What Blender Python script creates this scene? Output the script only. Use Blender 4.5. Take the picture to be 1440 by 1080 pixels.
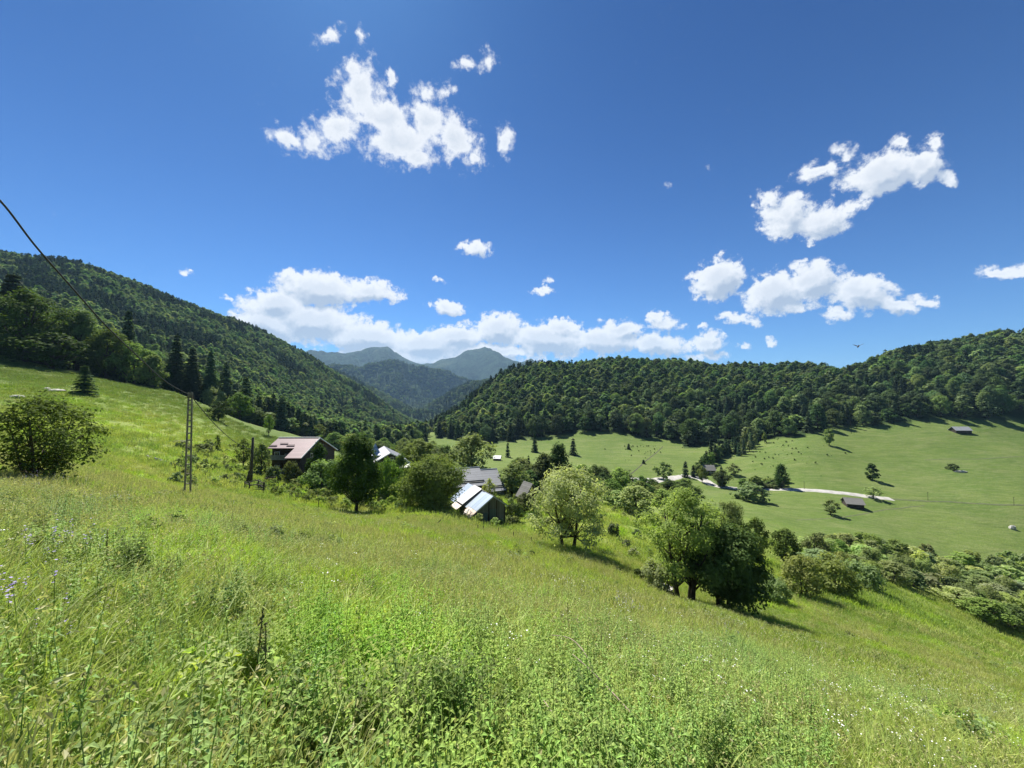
import bpy, math, random
import numpy as np
from mathutils import Vector, Matrix, Euler
R = math.radians
for o in list(bpy.data.objects): bpy.data.objects.remove(o)
SC = bpy.context.scene; COL = SC.collection
# ---------------------------------------------------------------- camera
PITCH = 2.0; FPX = 540.0
cam_d = bpy.data.cameras.new('camera'); cam = bpy.data.objects.new('camera', cam_d); COL.objects.link(cam)
cam_d.sensor_width = 36; cam_d.lens = 13.5; cam_d.clip_start = 0.05; cam_d.clip_end = 40000
cam.location = (0, 0, 0); cam.rotation_euler = (R(90 + PITCH), 0, 0)
SC.camera = cam
# ---------------------------------------------------------------- light
SUN_AZ = -26.0; SUN_EL = 53.0         # azimuth measured from +Y towards +X
sd = Vector((math.sin(R(SUN_AZ)) * math.cos(R(SUN_EL)), math.cos(R(SUN_AZ)) * math.cos(R(SUN_EL)), math.sin(R(SUN_EL))))
sun_d = bpy.data.lights.new('sun', 'SUN'); sun_d.energy = 5.0; sun_d.angle = R(0.5); sun_d.color = (1.0, 0.955, 0.88)
sun = bpy.data.objects.new('sun', sun_d); COL.objects.link(sun)
sun.rotation_euler = (-sd).to_track_quat('-Z', 'Y').to_euler()
SC.view_settings.view_transform = 'Standard'; SC.view_settings.look = 'None'
SC.view_settings.exposure = 1.1; SC.view_settings.gamma = 1

def pix(px, py):
    u = (px - 720) / FPX; w = (540 - py) / FPX; c, s = math.cos(R(PITCH)), math.sin(R(PITCH))
    return np.array([u, c - w * s, s + w * c])
def pt(px, py, d):
    v = pix(px, py); return v * (d / v[1])

# ---------------------------------------------------------------- node helpers
class NT:
    def __init__(s, tree): s.t = tree; s.t.nodes.clear()
    def n(s, typ, ins=None, **kw):
        nd = s.t.nodes.new(typ)
        for k, v in kw.items(): setattr(nd, k, v)
        if ins:
            for k, v in ins.items():
                sk = nd.inputs[k]
                if isinstance(v, bpy.types.NodeSocket): s.t.links.new(v, sk)
                else: sk.default_value = v
        return nd
    def m(s, op, a, b=None, c=None, clamp=False):
        ins = {0: a}
        if b is not None: ins[1] = b
        if c is not None: ins[2] = c
        return s.n('ShaderNodeMath', ins, operation=op, use_clamp=clamp).outputs[0]
    def vm(s, op, a, b=None, out=0):
        ins = {0: a}
        if b is not None: ins[1] = b
        return s.n('ShaderNodeVectorMath', ins, operation=op).outputs[out]
    def noise(s, vec, scale, detail=4, rough=0.55, dist=0.0, out=0):
        return s.n('ShaderNodeTexNoise', {'Vector': vec, 'Scale': scale, 'Detail': detail, 'Roughness': rough, 'Distortion': dist}).outputs[out]
    def ss(s, v, a, b, lo=0.0, hi=1.0):
        return s.n('ShaderNodeMapRange', {0: v, 1: a, 2: b, 3: lo, 4: hi}, interpolation_type='SMOOTHSTEP').outputs[0]
    def mix(s, f, a, b, mode='MIX'):
        nd = s.n('ShaderNodeMix', data_type='RGBA', blend_type=mode)
        for k, v in ((0, f), (6, a), (7, b)):
            if isinstance(v, bpy.types.NodeSocket): s.t.links.new(v, nd.inputs[k])
            else: nd.inputs[k].default_value = v if k == 0 else (tuple(v) + (1,))[:4]
        return nd.outputs[2]

# ---------------------------------------------------------------- sky with clouds, in directions
def build_world():
    w = bpy.data.worlds.new('World'); SC.world = w; w.use_nodes = True
    T = NT(w.node_tree)
    tc = T.n('ShaderNodeTexCoord').outputs['Generated']
    sky = T.n('ShaderNodeTexSky', sky_type='NISHITA', sun_disc=False, sun_elevation=R(SUN_EL), sun_rotation=R(SUN_AZ),
              altitude=900, air_density=1.0, dust_density=0.6, ozone_density=2.2).outputs[0]
    # blobs: pixel of centre, half width, half height (pixels of the photograph), tilt degrees, strength
    BL = [ # big wispy cloud high up
      (405,198,34,20,20,1.),(440,200,28,24,0,.95),(480,180,40,30,-10,1.),(505,130,45,38,-50,1.),(500,98,26,14,0,.9),(550,112,16,26,15,.95),(540,165,55,34,15,1.1),
      (560,200,55,36,5,1.2),(600,170,44,40,30,1.1),(640,195,48,32,40,1.1),(585,225,40,18,0,1.),(598,128,30,20,10,.8),(626,125,18,12,0,.65),(668,222,26,14,20,.9),(710,200,15,24,-10,.9),
      (468,52,26,12,-15,.85),(510,54,10,12,30,.75),(655,93,26,14,0,.85),(688,86,18,22,0,.8),
      # right upper pair
      (1235,245,78,32,-14,1.3),(1290,232,44,30,-10,1.2),(1260,200,24,16,10,1.),(1315,198,20,18,-20,1.),(1150,240,46,16,-14,1.),(1180,222,22,20,-20,.9),(1330,245,24,12,20,.75),
      (1105,305,40,40,20,1.15),(1150,312,50,26,-8,1.15),(1080,285,24,14,10,.9),(1200,290,30,12,-12,.8),
      # right lower row
      (1010,392,46,30,-12,1.35),(985,388,26,14,0,.9),(1090,412,52,30,-14,1.35),(1140,395,48,28,-5,1.3),(1110,432,46,12,0,1.),(1210,415,62,28,10,1.3),(1260,432,44,16,5,1.1),(1175,445,30,12,0,1.),(1305,426,22,9,0,.95),
      (1405,380,50,11,-5,1.),(1450,374,40,11,-5,1.),(1035,448,30,10,5,.8),(1060,455,16,8,5,.7),(1088,480,10,8,0,.8),(1045,487,16,8,0,.6),
      (995,484,34,14,-5,1.15),(1000,473,20,10,0,1.),(935,455,32,14,10,1.),(925,445,22,10,0,.9),(990,460,12,6,0,.6),(995,500,40,8,0,.8),
      # small middle ones
      (670,350,28,12,8,1.),(652,342,12,9,0,.8),(628,432,36,11,8,1.),(762,410,24,8,0,.95),(770,393,14,9,-10,.7),(618,396,16,6,0,.55),(265,383,12,7,0,.7),(318,419,10,7,0,.7),
      (938,262,9,6,-10,.45),(995,240,9,8,0,.5),
      # long bank over the valley
      (455,408,70,28,4,1.4),(520,410,56,18,4,1.2),(390,425,60,24,-8,1.35),(440,450,90,32,10,1.45),(380,455,70,26,10,1.3),(520,476,90,24,4,1.4),(600,485,90,24,0,1.4),(700,466,48,26,0,1.4),
      (640,476,60,20,0,1.3),(770,478,80,24,3,1.4),(790,462,40,16,0,1.2),(850,480,70,20,3,1.35),(875,464,40,16,0,1.2),(920,484,46,16,0,1.3),(560,500,110,20,2,1.3),(700,495,90,14,0,1.2),(660,508,110,12,0,1.1),(330,440,30,8,0,.8)]
    g = bpy.data.node_groups.new('cloud_field', 'ShaderNodeTree')
    g.interface.new_socket('Vector', in_out='INPUT', socket_type='NodeSocketVector'); g.interface.new_socket('Value', in_out='OUTPUT', socket_type='NodeSocketFloat')
    G = NT(g); gi = G.n('NodeGroupInput'); go = G.n('NodeGroupOutput')
    d = gi.outputs[0]
    n1 = G.noise(d, 7, 3, .5, out=1); off = G.vm('SCALE', G.vm('SUBTRACT', n1, (.5, .5, .5)), None); off.node.inputs['Scale'].default_value = .035
    n2 = G.noise(d, 34, 4, .6, out=1); off2 = G.vm('SCALE', G.vm('SUBTRACT', n2, (.5, .5, .5)), None); off2.node.inputs['Scale'].default_value = .034
    dd = G.vm('ADD', G.vm('ADD', d, off), off2)
    sep = G.n('ShaderNodeSeparateXYZ', {0: dd})
    az = G.m('ARCTAN2', sep.outputs[0], sep.outputs[1])
    el = G.m('ARCTAN2', sep.outputs[2], G.m('SQRT', G.m('ADD', G.m('MULTIPLY', sep.outputs[0], sep.outputs[0]), G.m('MULTIPLY', sep.outputs[1], sep.outputs[1]))))
    P = G.n('ShaderNodeCombineXYZ', {0: az, 1: el, 2: 0.0}).outputs[0]
    acc = None; BL = [(a, b, c * (1.08 if b < 260 and a < 720 else 1), e * (1.1 if b < 260 and a < 720 else 1), f, g_ * (1.08 if b < 260 and a < 720 else 1)) for a, b, c, e, f, g_ in BL]
    rng = random.Random(4)
    for (bx, by, hw, hh, tilt, st) in BL:
        def ae(x, y):
            v = pix(x, y); return math.atan2(v[0], v[1]), math.atan2(v[2], math.hypot(v[0], v[1]))
        a0, e0 = ae(bx, by)
        ax, ay = ae(bx + 6, by); bx2, by2 = ae(bx, by - 6)
        J = np.array([[(ax - a0) / 6, (bx2 - a0) / 6], [(ay - e0) / 6, (by2 - e0) / 6]])
        t = R(-tilt); e1 = J @ np.array([math.cos(t), math.sin(t)]) * hw * 1.25; e2 = J @ np.array([-math.sin(t), math.cos(t)]) * hh * 1.3
        ra, rb = np.hypot(*e1), np.hypot(*e2); ang = math.atan2(e1[1], e1[0])
        mp = G.n('ShaderNodeMapping', {'Vector': P, 'Location': (a0, e0, 0), 'Rotation': (0, 0, ang), 'Scale': (ra, rb, 1)}, vector_type='TEXTURE').outputs[0]
        b = G.n('ShaderNodeTexGradient', {0: mp}, gradient_type='SPHERICAL').outputs[1]
        b = G.m('MULTIPLY', b, st)
        acc = b if acc is None else G.m('SMOOTH_MAX', acc, b, .12)
    fine = G.m('SUBTRACT', G.noise(G.vm('ADD', d, off), 60, 5, .64), .5)
    med = G.m('SUBTRACT', G.noise(d, 17, 4, .55), .5)
    gate = G.ss(acc, 0.02, .25)
    body = G.m('ADD', G.m('MULTIPLY', acc, .62), G.m('MULTIPLY', G.m('MAXIMUM', G.m('SUBTRACT', acc, .62), 0.0), 1.0))
    soft = G.m('MULTIPLY', G.ss(acc, .55, 1.1, 1.4, .9), G.ss(el, .40, .60, .72, .9))
    v = G.m('ADD', body, G.m('MULTIPLY', G.m('MULTIPLY', gate, soft), G.m('ADD', G.m('MULTIPLY', fine, 1.0), G.m('MULTIPLY', med, .75))))
    g.links.new(v, go.inputs[0])
    nrm = T.vm('NORMALIZE', tc)
    elev = T.n('ShaderNodeSeparateXYZ', {0: nrm}).outputs[2]
    D0 = T.n('ShaderNodeGroup', {0: nrm}, node_tree=g).outputs[0]
    sh = T.vm('NORMALIZE', T.vm('ADD', nrm, (sd.x * .022, sd.y * .022, sd.z * .022 + .004)))
    D1 = T.n('ShaderNodeGroup', {0: sh}, node_tree=g).outputs[0]
    cov = T.ss(D0, .12, T.ss(elev, .35, .55, .40, .66))
    lit = T.m('ADD', .66, T.m('MULTIPLY', T.m('SUBTRACT', D0, D1), 1.25), clamp=True)
    lit = T.m('MAXIMUM', lit, T.ss(elev, .3, .55, 0, .9))
    core = T.ss(D0, .5, 1.3)
    lit = T.m('SUBTRACT', lit, T.m('MULTIPLY', core, .38), clamp=True)
    ccol = T.mix(lit, (3.6, 4.3, 5.4), (7.6, 7.8, 8.1))
    skyc = T.mix(1.0, sky, T.mix(T.ss(elev, .05, .75), (.31, .61, .96), (.155, .38, .70)), 'MULTIPLY')
    col = T.mix(T.m('MULTIPLY', cov, .97), skyc, ccol)
    bg = T.n('ShaderNodeBackground', {0: col, 1: 0.06})
    T.n('ShaderNodeOutputWorld', {0: bg.outputs[0]})
build_world()

# ---------------------------------------------------------------- terrain
def lat(ix, iy, seed):
    h = (ix.astype(np.int64) * 374761393 + iy.astype(np.int64) * 668265263 + seed * 974711) & 0x7fffffff
    h = ((h ^ (h >> 13)) * 1274126177) & 0x7fffffff
    return ((h ^ (h >> 16)) & 0xffff) / 65535.0
def vnoise(x, y, seed=0):
    ix = np.floor(x); iy = np.floor(y); fx = x - ix; fy = y - iy
    fx = fx * fx * (3 - 2 * fx); fy = fy * fy * (3 - 2 * fy); ix = ix.astype(np.int64); iy = iy.astype(np.int64)
    a = lat(ix, iy, seed); b = lat(ix + 1, iy, seed); c = lat(ix, iy + 1, seed); d = lat(ix + 1, iy + 1, seed)
    return (a * (1 - fx) + b * fx) * (1 - fy) + (c * (1 - fx) + d * fx) * fy - .5
def fbm(x, y, oct=4, seed=0):
    s = 0; a = 1
    for k in range(oct): s = s + a * vnoise(x * 2 ** k + 17.3 * k, y * 2 ** k - 9.1 * k, seed + k); a *= .5
    return s
CP = [
 (60,678,20),(0,620,42),(0,560,75),(0,530,100),(0,512,125),(118,553,95),(100,528,130),(240,553,150),(200,600,75),(150,640,45),
 (263,698,33),(263,722,18),(352,684,62),(352,650,88),(352,618,130),(340,592,170),(340,606,240),(430,672,86),(420,640,125),(400,608,175),(440,620,182),
 (500,722,54),(500,700,66),(500,682,85),(500,660,120),(500,645,200),
 (600,718,55),(600,692,80),(600,668,110),(600,650,180),(600,632,300),(600,612,600),(600,606,900),(600,602,1250),
 (690,738,58),(690,702,82),(690,678,120),(690,652,220),(700,622,340),(700,575,460),(700,538,600),
 (797,770,44),(740,735,62),(760,712,82),(760,690,120),(760,660,200),(760,618,330),(760,560,450),(760,522,590),
 (870,800,38),(870,742,66),(870,716,90),(880,692,150),(890,677,205),(900,650,245),(900,614,330),(870,560,440),(870,516,570),
 (960,850,36),(950,745,85),(960,715,130),(960,690,190),(960,660,235),(960,618,320),(960,560,420),(960,521,550),
 (1012,862,34),(1060,800,62),(1060,762,90),(1060,725,140),(1060,702,175),(1060,686,200),(1060,650,240),(1060,618,300),(1060,570,390),(1060,530,500),
 (1130,905,26),(1140,842,50),(1130,800,75),(1130,758,118),(1130,720,160),(1130,690,190),(1130,640,240),(1130,608,285),(1130,565,370),(1150,529,480),
 (1190,538,500),(1230,930,25),(1230,885,42),(1230,845,58),(1230,800,90),(1230,765,125),(1230,700,185),(1230,650,235),(1230,604,290),(1230,555,370),(1240,516,470),
 (1340,960,27),(1340,910,45),(1340,878,64),(1340,830,92),(1340,778,135),(1340,710,180),(1340,650,235),(1340,603,285),(1340,550,350),(1340,497,460),
 (1440,1000,16),(1440,955,36),(1440,912,66),(1440,860,95),(1440,787,138),(1440,710,180),(1440,650,235),(1440,599,290),(1440,550,340),(1440,485,450),
 (1650,1060,30),(1650,960,70),(1650,820,135),(1650,650,240),(1650,590,295),(1650,470,450),
 (0,505,135),(0,478,220),(0,440,330),(0,405,480),(0,368,620),(100,522,150),(100,498,230),(100,450,380),(100,378,640),
 (200,546,158),(200,532,220),(200,490,400),(200,412,690),(300,575,172),(300,566,250),(300,525,420),(300,450,760),
 (360,598,180),(360,596,240),(360,556,450),(360,470,830),(440,622,230),(440,612,320),(440,575,560),(440,512,900),
 (520,628,300),(520,610,560),(520,585,800),(520,558,1020),(585,607,800),(590,604,1080),
 (-250,690,12),(-250,590,50),(-250,500,110),(-250,470,200),(-250,330,560)]
pts = [];
for (px, py, d) in CP: pts.append(pt(px, py, d))
def plane(x, y): return -1.7 - .253 * x - .374 * y
for px in (-300, 60, 300, 560, 720, 900, 1080, 1260, 1440, 1700):
    for d in (.7, 2, 4.5, 10): p = pt(px, 540, d); pts.append(np.array([p[0], p[1], plane(p[0], p[1]) - max(0, min(1, (420 - px) / 360)) * {.7: 0, 2: .05, 4.5: .28, 10: .9}[d]]))
for px in (560, 700, 850, 1000):
    for d in (18, 28): p = pt(px, 540, d); pts.append(np.array([p[0], p[1], plane(p[0], p[1]) + (.5 if d > 20 else .2)]))
for px, e, d in [(0, .28, 950), (200, .2, 1050), (360, .1, 1250), (440, .04, 1400), (520, -.02, 1450), (600, -.075, 1600), (700, -.02, 900), (760, .0, 900), (870, .02, 850), (960, .02, 850),
                 (1060, .02, 800), (1150, .02, 780), (1240, .04, 780), (1340, .07, 760), (1440, .09, 740), (1650, .09, 740), (-250, .25, 900)]:
    p = pt(px, 540, d); pts.append(np.array([p[0], p[1], e * d]))
for px in (-250, 0, 200, 400, 500, 600, 700, 850, 1000, 1200, 1440, 1650):
    for d in (2600, 7000): p = pt(px, 540, d); pts.append(np.array([p[0], p[1], -.03 * d]))
for a in range(90, 271, 30):
    for r in (1.5, 6, 25, 90):
        x, y = math.sin(R(a)) * r, math.cos(R(a)) * r; s = min(1, 60 / r)
        pts.append(np.array([x, y, -1.7 + (-.253 * x - .374 * y) * s]))
    for r in (400, 2500): pts.append(np.array([math.sin(R(a)) * r, math.cos(R(a)) * r, 20]))
pts = np.array(pts)
def feat(x, y):
    r = np.sqrt(x * x + y * y) + 1e-6
    return np.stack([x / r * 2.2, y / r * 2.2, np.log(r + 3)], -1), r
F0, r0 = feat(pts[:, 0], pts[:, 1]); val = (pts[:, 2] + 1.7) / (r0 + 3)
def kern(A, B): return -np.sqrt(((A[:, None, :] - B[None]) ** 2).sum(-1) + .05 ** 2)
n = len(pts); Am = np.zeros((n + 1, n + 1)); Am[:n, :n] = kern(F0, F0) - np.eye(n) * 1e-3; Am[:n, n] = 1; Am[n, :n] = 1
wts = np.linalg.solve(Am, np.append(val, 0))
def interp_px(P, az):
    a = np.array([math.atan2(*(pix(p[0], 540)[:2])) for p in P]); v = np.array([(559 - p[1]) / FPX * math.cos(math.atan2(*(pix(p[0], 540)[:2]))) for p in P])
    k = np.interp(az, a, v, left=-.1, right=-.1)
    return k
LAYERS = [ # skyline of ridges further up the valley: (pixels), distance, thickness
 ([(380,500),(425,491),(455,489),(475,493),(490,494),(510,488),(530,486),(545,486),(556,494),(575,505),(590,511),(605,511),(622,505),(640,501),(652,494),(668,490),(682,487),(694,491),(706,499),(722,506),(735,507),(747,505),(760,510),(790,522),(850,530)], 5600, .34),
 ([(380,520),(430,520),(470,514),(490,516),(515,512),(540,508),(560,506),(580,512),(600,513),(622,518),(640,526),(668,538),(700,532),(740,528),(800,535)], 3300, .26),
 ([(420,545),(470,522),(500,534),(530,552),(560,566),(582,580),(592,580),(610,566),(640,548),(660,540),(700,534)], 1900, .22)]
def height(x, y):
    sh = x.shape; x = x.ravel(); y = y.ravel(); out = np.zeros_like(x)
    for i in range(0, len(x), 20000):
        xx, yy = x[i:i + 20000], y[i:i + 20000]; F, r = feat(xx, yy)
        z = (kern(F, F0) @ wts[:n] + wts[n]) * (r + 3) - 1.7
        az = np.arctan2(xx, yy)
        for k, (P, d0, th) in enumerate(LAYERS):
            wob = 1 + .10 * fbm(az * 9, az * 0 + k, 3, 40 + k)
            L = np.log(r / (d0 * wob)); e = interp_px(P, az) + .0035 * fbm(az * 60, az * 0 + 3 * k, 3, 90 + k)
            up = np.clip(1 + L / th, 0, 1); up = up * up * (3 - 2 * up); dn = np.clip(1 - L / .6, 0, 1)
            s = np.where(L < 0, up, dn)
            base = -.04 * r
            zz = base + (e * r - base) * s
            rid = fbm(xx / (d0 * .09), yy / (d0 * .09), 4, 11 + k)
            zz = zz + (rid - np.abs(rid) * 1.2) * d0 * .085 * np.clip(np.abs(L) / th * 3, 0.05, 1) * (s > 0) * np.minimum(s * 2, 1)
            z = np.where(s > 0, np.maximum(z, zz), z)
        amp = np.clip((r - 60) / 300, 0, 1) * np.clip(1.2 - r / 2500, 0, 1)
        z = z + fbm(xx / 45, yy / 45, 4, 3) * 5.5 * amp * np.clip((z + 45) / 60, .12, 1) + fbm(xx / 2.2, yy / 2.2, 3, 5) * .07 * np.clip(r / 6, 0, 1) + fbm(xx / 9, yy / 9, 2, 6) * .3 * np.clip(r / 25, 0, 1)
        out[i:i + 20000] = z
    return out.reshape(sh)
AZ = np.concatenate([np.arange(-180, -64, 2.0), np.arange(-64, 64, .125), np.arange(64, 180, 2.0)]); AZr = np.radians(AZ)
NR = 430; RR = .4 * (9000 / .4) ** (np.arange(NR) / (NR - 1))
AA, RG = np.meshgrid(AZr, RR, indexing='ij')
GX, GY = np.sin(AA) * RG, np.cos(AA) * RG
GZ = height(GX, GY)
def ground(x, y):
    x = np.asarray(x, float); y = np.asarray(y, float)
    az = np.degrees(np.arctan2(x, y)); r = np.clip(np.hypot(x, y), RR[0], RR[-1] * .999)
    azx = np.append(AZ, 180.0)
    i = np.clip(np.searchsorted(azx, az, side='right') - 1, 0, len(AZ) - 1); f = (az - azx[i]) / (azx[i + 1] - azx[i]); i2 = (i + 1) % len(AZ)
    t = np.log(r / RR[0]) / math.log(RR[1] / RR[0]); j = np.clip(t.astype(int), 0, NR - 2); g = t - j
    return (GZ[i, j] * (1 - f) + GZ[i2, j] * f) * (1 - g) + (GZ[i, j + 1] * (1 - f) + GZ[i2, j + 1] * f) * g
def hit(px, py, dmin=2.0, dmax=1500):
    v = pix(px, py); v = v / v[1]; d = np.geomspace(dmin, dmax, 3000)
    dz = v[2] * d - ground(v[0] * d, v[1] * d)
    k = np.where(dz < 0)[0]
    if len(k) == 0: return None
    d = d[k[0]]; return Vector((v[0] * d, v[1] * d, float(ground(v[0] * d, v[1] * d))))
def atd(px, d):
    v = pix(px, 540); x = v[0] / v[1] * d
    return Vector((x, d, float(ground(x, d))))
def scr(x, y, z):
    c, s = math.cos(R(PITCH)), math.sin(R(PITCH)); d = y * c + z * s; h = -y * s + z * c
    return 720 + FPX * x / d, 540 - FPX * h / d
# ---------------------------------------------------------------- mesh + object helpers
def mesh_np(name, V, F, mats=(), mi=None, smooth=False):
    """V (n,3); F (m,k) faces of k corners, or a list of such arrays"""
    Fs = F if isinstance(F, list) else [F]; Fs = [np.asarray(f, np.int32) for f in Fs if len(f)]
    me = bpy.data.meshes.new(name); me.vertices.add(len(V)); me.vertices.foreach_set('co', np.asarray(V, np.float32).ravel())
    nl = sum(f.size for f in Fs); npol = sum(len(f) for f in Fs)
    me.loops.add(nl); me.loops.foreach_set('vertex_index', np.concatenate([f.ravel() for f in Fs]))
    tot = np.concatenate([np.full(len(f), f.shape[1], np.int32) for f in Fs]); st = np.concatenate([[0], np.cumsum(tot)[:-1]]).astype(np.int32)
    me.polygons.add(npol); me.polygons.foreach_set('loop_start', st)
    try: me.polygons.foreach_set('loop_total', tot)
    except Exception: pass
    if mi is not None: me.polygons.foreach_set('material_index', np.asarray(mi, np.int32))
    me.polygons.foreach_set('use_smooth', np.full(npol, smooth))
    for m in mats: me.materials.append(m)
    me.update(calc_edges=True); me.validate(); return me
def link(name, me, parent=None, loc=(0, 0, 0), rz=0.0, sc=None):
    o = bpy.data.objects.new(name, me); COL.objects.link(o); o.location = loc; o.rotation_euler = (0, 0, rz)
    if sc is not None: o.scale = sc
    if parent: o.parent = parent
    return o
def tag(o, label=None, cat=None, group=None, kind=None):
    if label: o['label'] = label
    if cat: o['category'] = cat
    if group: o['group'] = group
    if kind: o['kind'] = kind
    return o
class MB:
    """collects simple shapes; build() links them as ONE mesh object"""
    def __init__(s): s.v = []; s.f = []
    def add(s, vs, fs):
        b = len(s.v); s.v += [tuple(map(float, v)) for v in vs]; s.f += [tuple(b + i for i in f) for f in fs]; return s
    def box(s, c, d, rz=0, M=None):
        hx, hy, hz = d[0] / 2, d[1] / 2, d[2] / 2; m = Matrix.Rotation(rz, 3, 'Z') if M is None else M
        vs = [Vector(c) + m @ Vector((sx * hx, sy * hy, sz * hz)) for sz in (-1, 1) for sx, sy in ((-1, -1), (1, -1), (1, 1), (-1, 1))]
        return s.add(vs, [(3, 2, 1, 0), (4, 5, 6, 7), (0, 1, 5, 4), (1, 2, 6, 5), (2, 3, 7, 6), (3, 0, 4, 7)])
    def beam(s, a, b, w, h=None):
        a = Vector(a); b = Vector(b); d = b - a; q = d.to_track_quat('Y', 'Z').to_matrix()
        return s.box((a + b) / 2, (w, d.length, h or w), M=q)
    def tube(s, P, rad, k=6):
        P = [Vector(p) for p in P]; n = len(P); rad = rad if hasattr(rad, '__len__') else [rad] * n; vs = []
        for i, p in enumerate(P):
            t = (P[min(i + 1, n - 1)] - P[max(i - 1, 0)]).normalized()
            a = t.orthogonal().normalized() if i == 0 else (a - t * a.dot(t)).normalized()
            b = t.cross(a)
            vs += [p + (a * math.cos(2 * math.pi * j / k) + b * math.sin(2 * math.pi * j / k)) * rad[i] for j in range(k)]
        fs = [(i * k + j, i * k + (j + 1) % k, (i + 1) * k + (j + 1) % k, (i + 1) * k + j) for i in range(n - 1) for j in range(k)]
        fs += [tuple(range(k))[::-1], tuple((n - 1) * k + j for j in range(k))]
        return s.add(vs, fs)
    def quad(s, *p): return s.add(p, [tuple(range(len(p)))])
    def slab(s, P, th):
        """planar polygon P given a thickness downwards along its normal"""
        P = [Vector(p) for p in P]; nrm = (P[1] - P[0]).cross(P[2] - P[0]).normalized() * th; n = len(P)
        vs = P + [p - nrm for p in P]
        return s.add(vs, [tuple(range(n)), tuple(range(2 * n - 1, n - 1, -1))] + [(i, i + n, (i + 1) % n + n, (i + 1) % n) for i in range(n)])
    def mesh(s, name, mat, smooth=False):
        me = bpy.data.meshes.new(name); me.from_pydata(s.v, [], s.f); me.materials.append(mat)
        for p in me.polygons: p.use_smooth = smooth
        me.update(); return me
    def build(s, name, mat, parent=None, loc=(0, 0, 0), rz=0, smooth=False): return link(name, s.mesh(name, mat, smooth), parent, loc, rz)
def thing(name, label, cat, loc=(0, 0, 0), rz=0, group=None):
    return tag(link(name, None, None, loc, rz), label, cat, group)

# ---------------------------------------------------------------- materials
def mat(name):
    m = bpy.data.materials.new(name); m.use_nodes = True; return m, NT(m.node_tree)
def simple(name, col, rough=.7, metal=0, var=.25, scale=3.0, stretch=(1, 1, 1), spec=.4, bump=0.0, col2=None):
    m, T = mat(name); p = T.n('ShaderNodeTexCoord').outputs['Object']
    p = T.n('ShaderNodeMapping', {'Vector': p, 'Scale': stretch}).outputs[0]
    n = T.noise(p, scale, 5, .6); c2 = col2 or tuple(c * (1 - var) for c in col)
    c = T.mix(T.ss(n, .35, .65), c2, tuple(x * (1 + var * .5) for x in col))
    b = T.n('ShaderNodeBsdfPrincipled', {'Base Color': c, 'Roughness': rough, 'Metallic': metal, 'Specular IOR Level': spec})
    if bump: T.t.links.new(T.n('ShaderNodeBump', {'Height': n, 'Strength': bump, 'Distance': .05}).outputs[0], b.inputs['Normal'])
    T.n('ShaderNodeOutputMaterial', {0: b.outputs[0]}); return m
def meadow_colour(T, pos):
    """colour of the sward by place"""
    r = T.vm('LENGTH', pos, out=1)
    big = T.noise(pos, .045, 3, .5); mid = T.noise(pos, .35, 4, .6); pat = T.noise(T.vm('ADD', pos, (40, 13, 7)), .12, 3, .55, 1.0)
    a = T.mix(T.ss(big, .38, .62), (.282, .338, .074), (.200, .276, .054))
    a = T.mix(T.ss(pat, .5, .68, 0, 0.75), a, (.335, .345, .135))          # drier, seeding grass
    a = T.mix(T.ss(T.noise(T.vm('ADD', pos, (5, 90, 3)), .16, 3, .5), .53, .64, 0, .8), a, (.29, .41, .035))  # lush bright patches
    a = T.mix(T.ss(mid, .42, .75, 0, .5), a, (.115, .170, .042))
    a = T.mix(T.ss(T.noise(T.vm('ADD', pos, (9, 3, 70)), 1.1, 4, .65), .52, .72, 0, .4), a, (.34, .35, .16))
    a = T.mix(T.ss(T.noise(T.vm('ADD', pos, (19, 33, 7)), .7, 4, .6), .54, .68, 0, .55), a, (.095, .18, .032))
    far = T.ss(r, 90, 190)
    fb = T.mix(T.ss(T.noise(pos, .02, 4, .55), .35, .65), (.134, .186, .042), (.094, .148, .030))
    fb = T.mix(T.ss(T.noise(T.vm('MULTIPLY', pos, (.35, 1, 1)), .12, 5, .6), .45, .7, 0, .5), fb, (.190, .210, .080))
    fb = T.mix(T.ss(T.noise(T.vm('MULTIPLY', pos, (.12, .8, .5)), .35, 5, .7), .48, .66, 0, .6), fb, (.085, .125, .030))
    fb = T.mix(T.ss(T.noise(T.vm('MULTIPLY', pos, (.25, 1.3, 1)), .5, 6, .75), .46, .62, 0, .45), fb, (.21, .24, .09))
    fb = T.mix(T.ss(T.noise(pos, .9, 4, .7), .52, .72, 0, .65), fb, (.080, .130, .026))
    return T.mix(far, a, fb)
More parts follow.
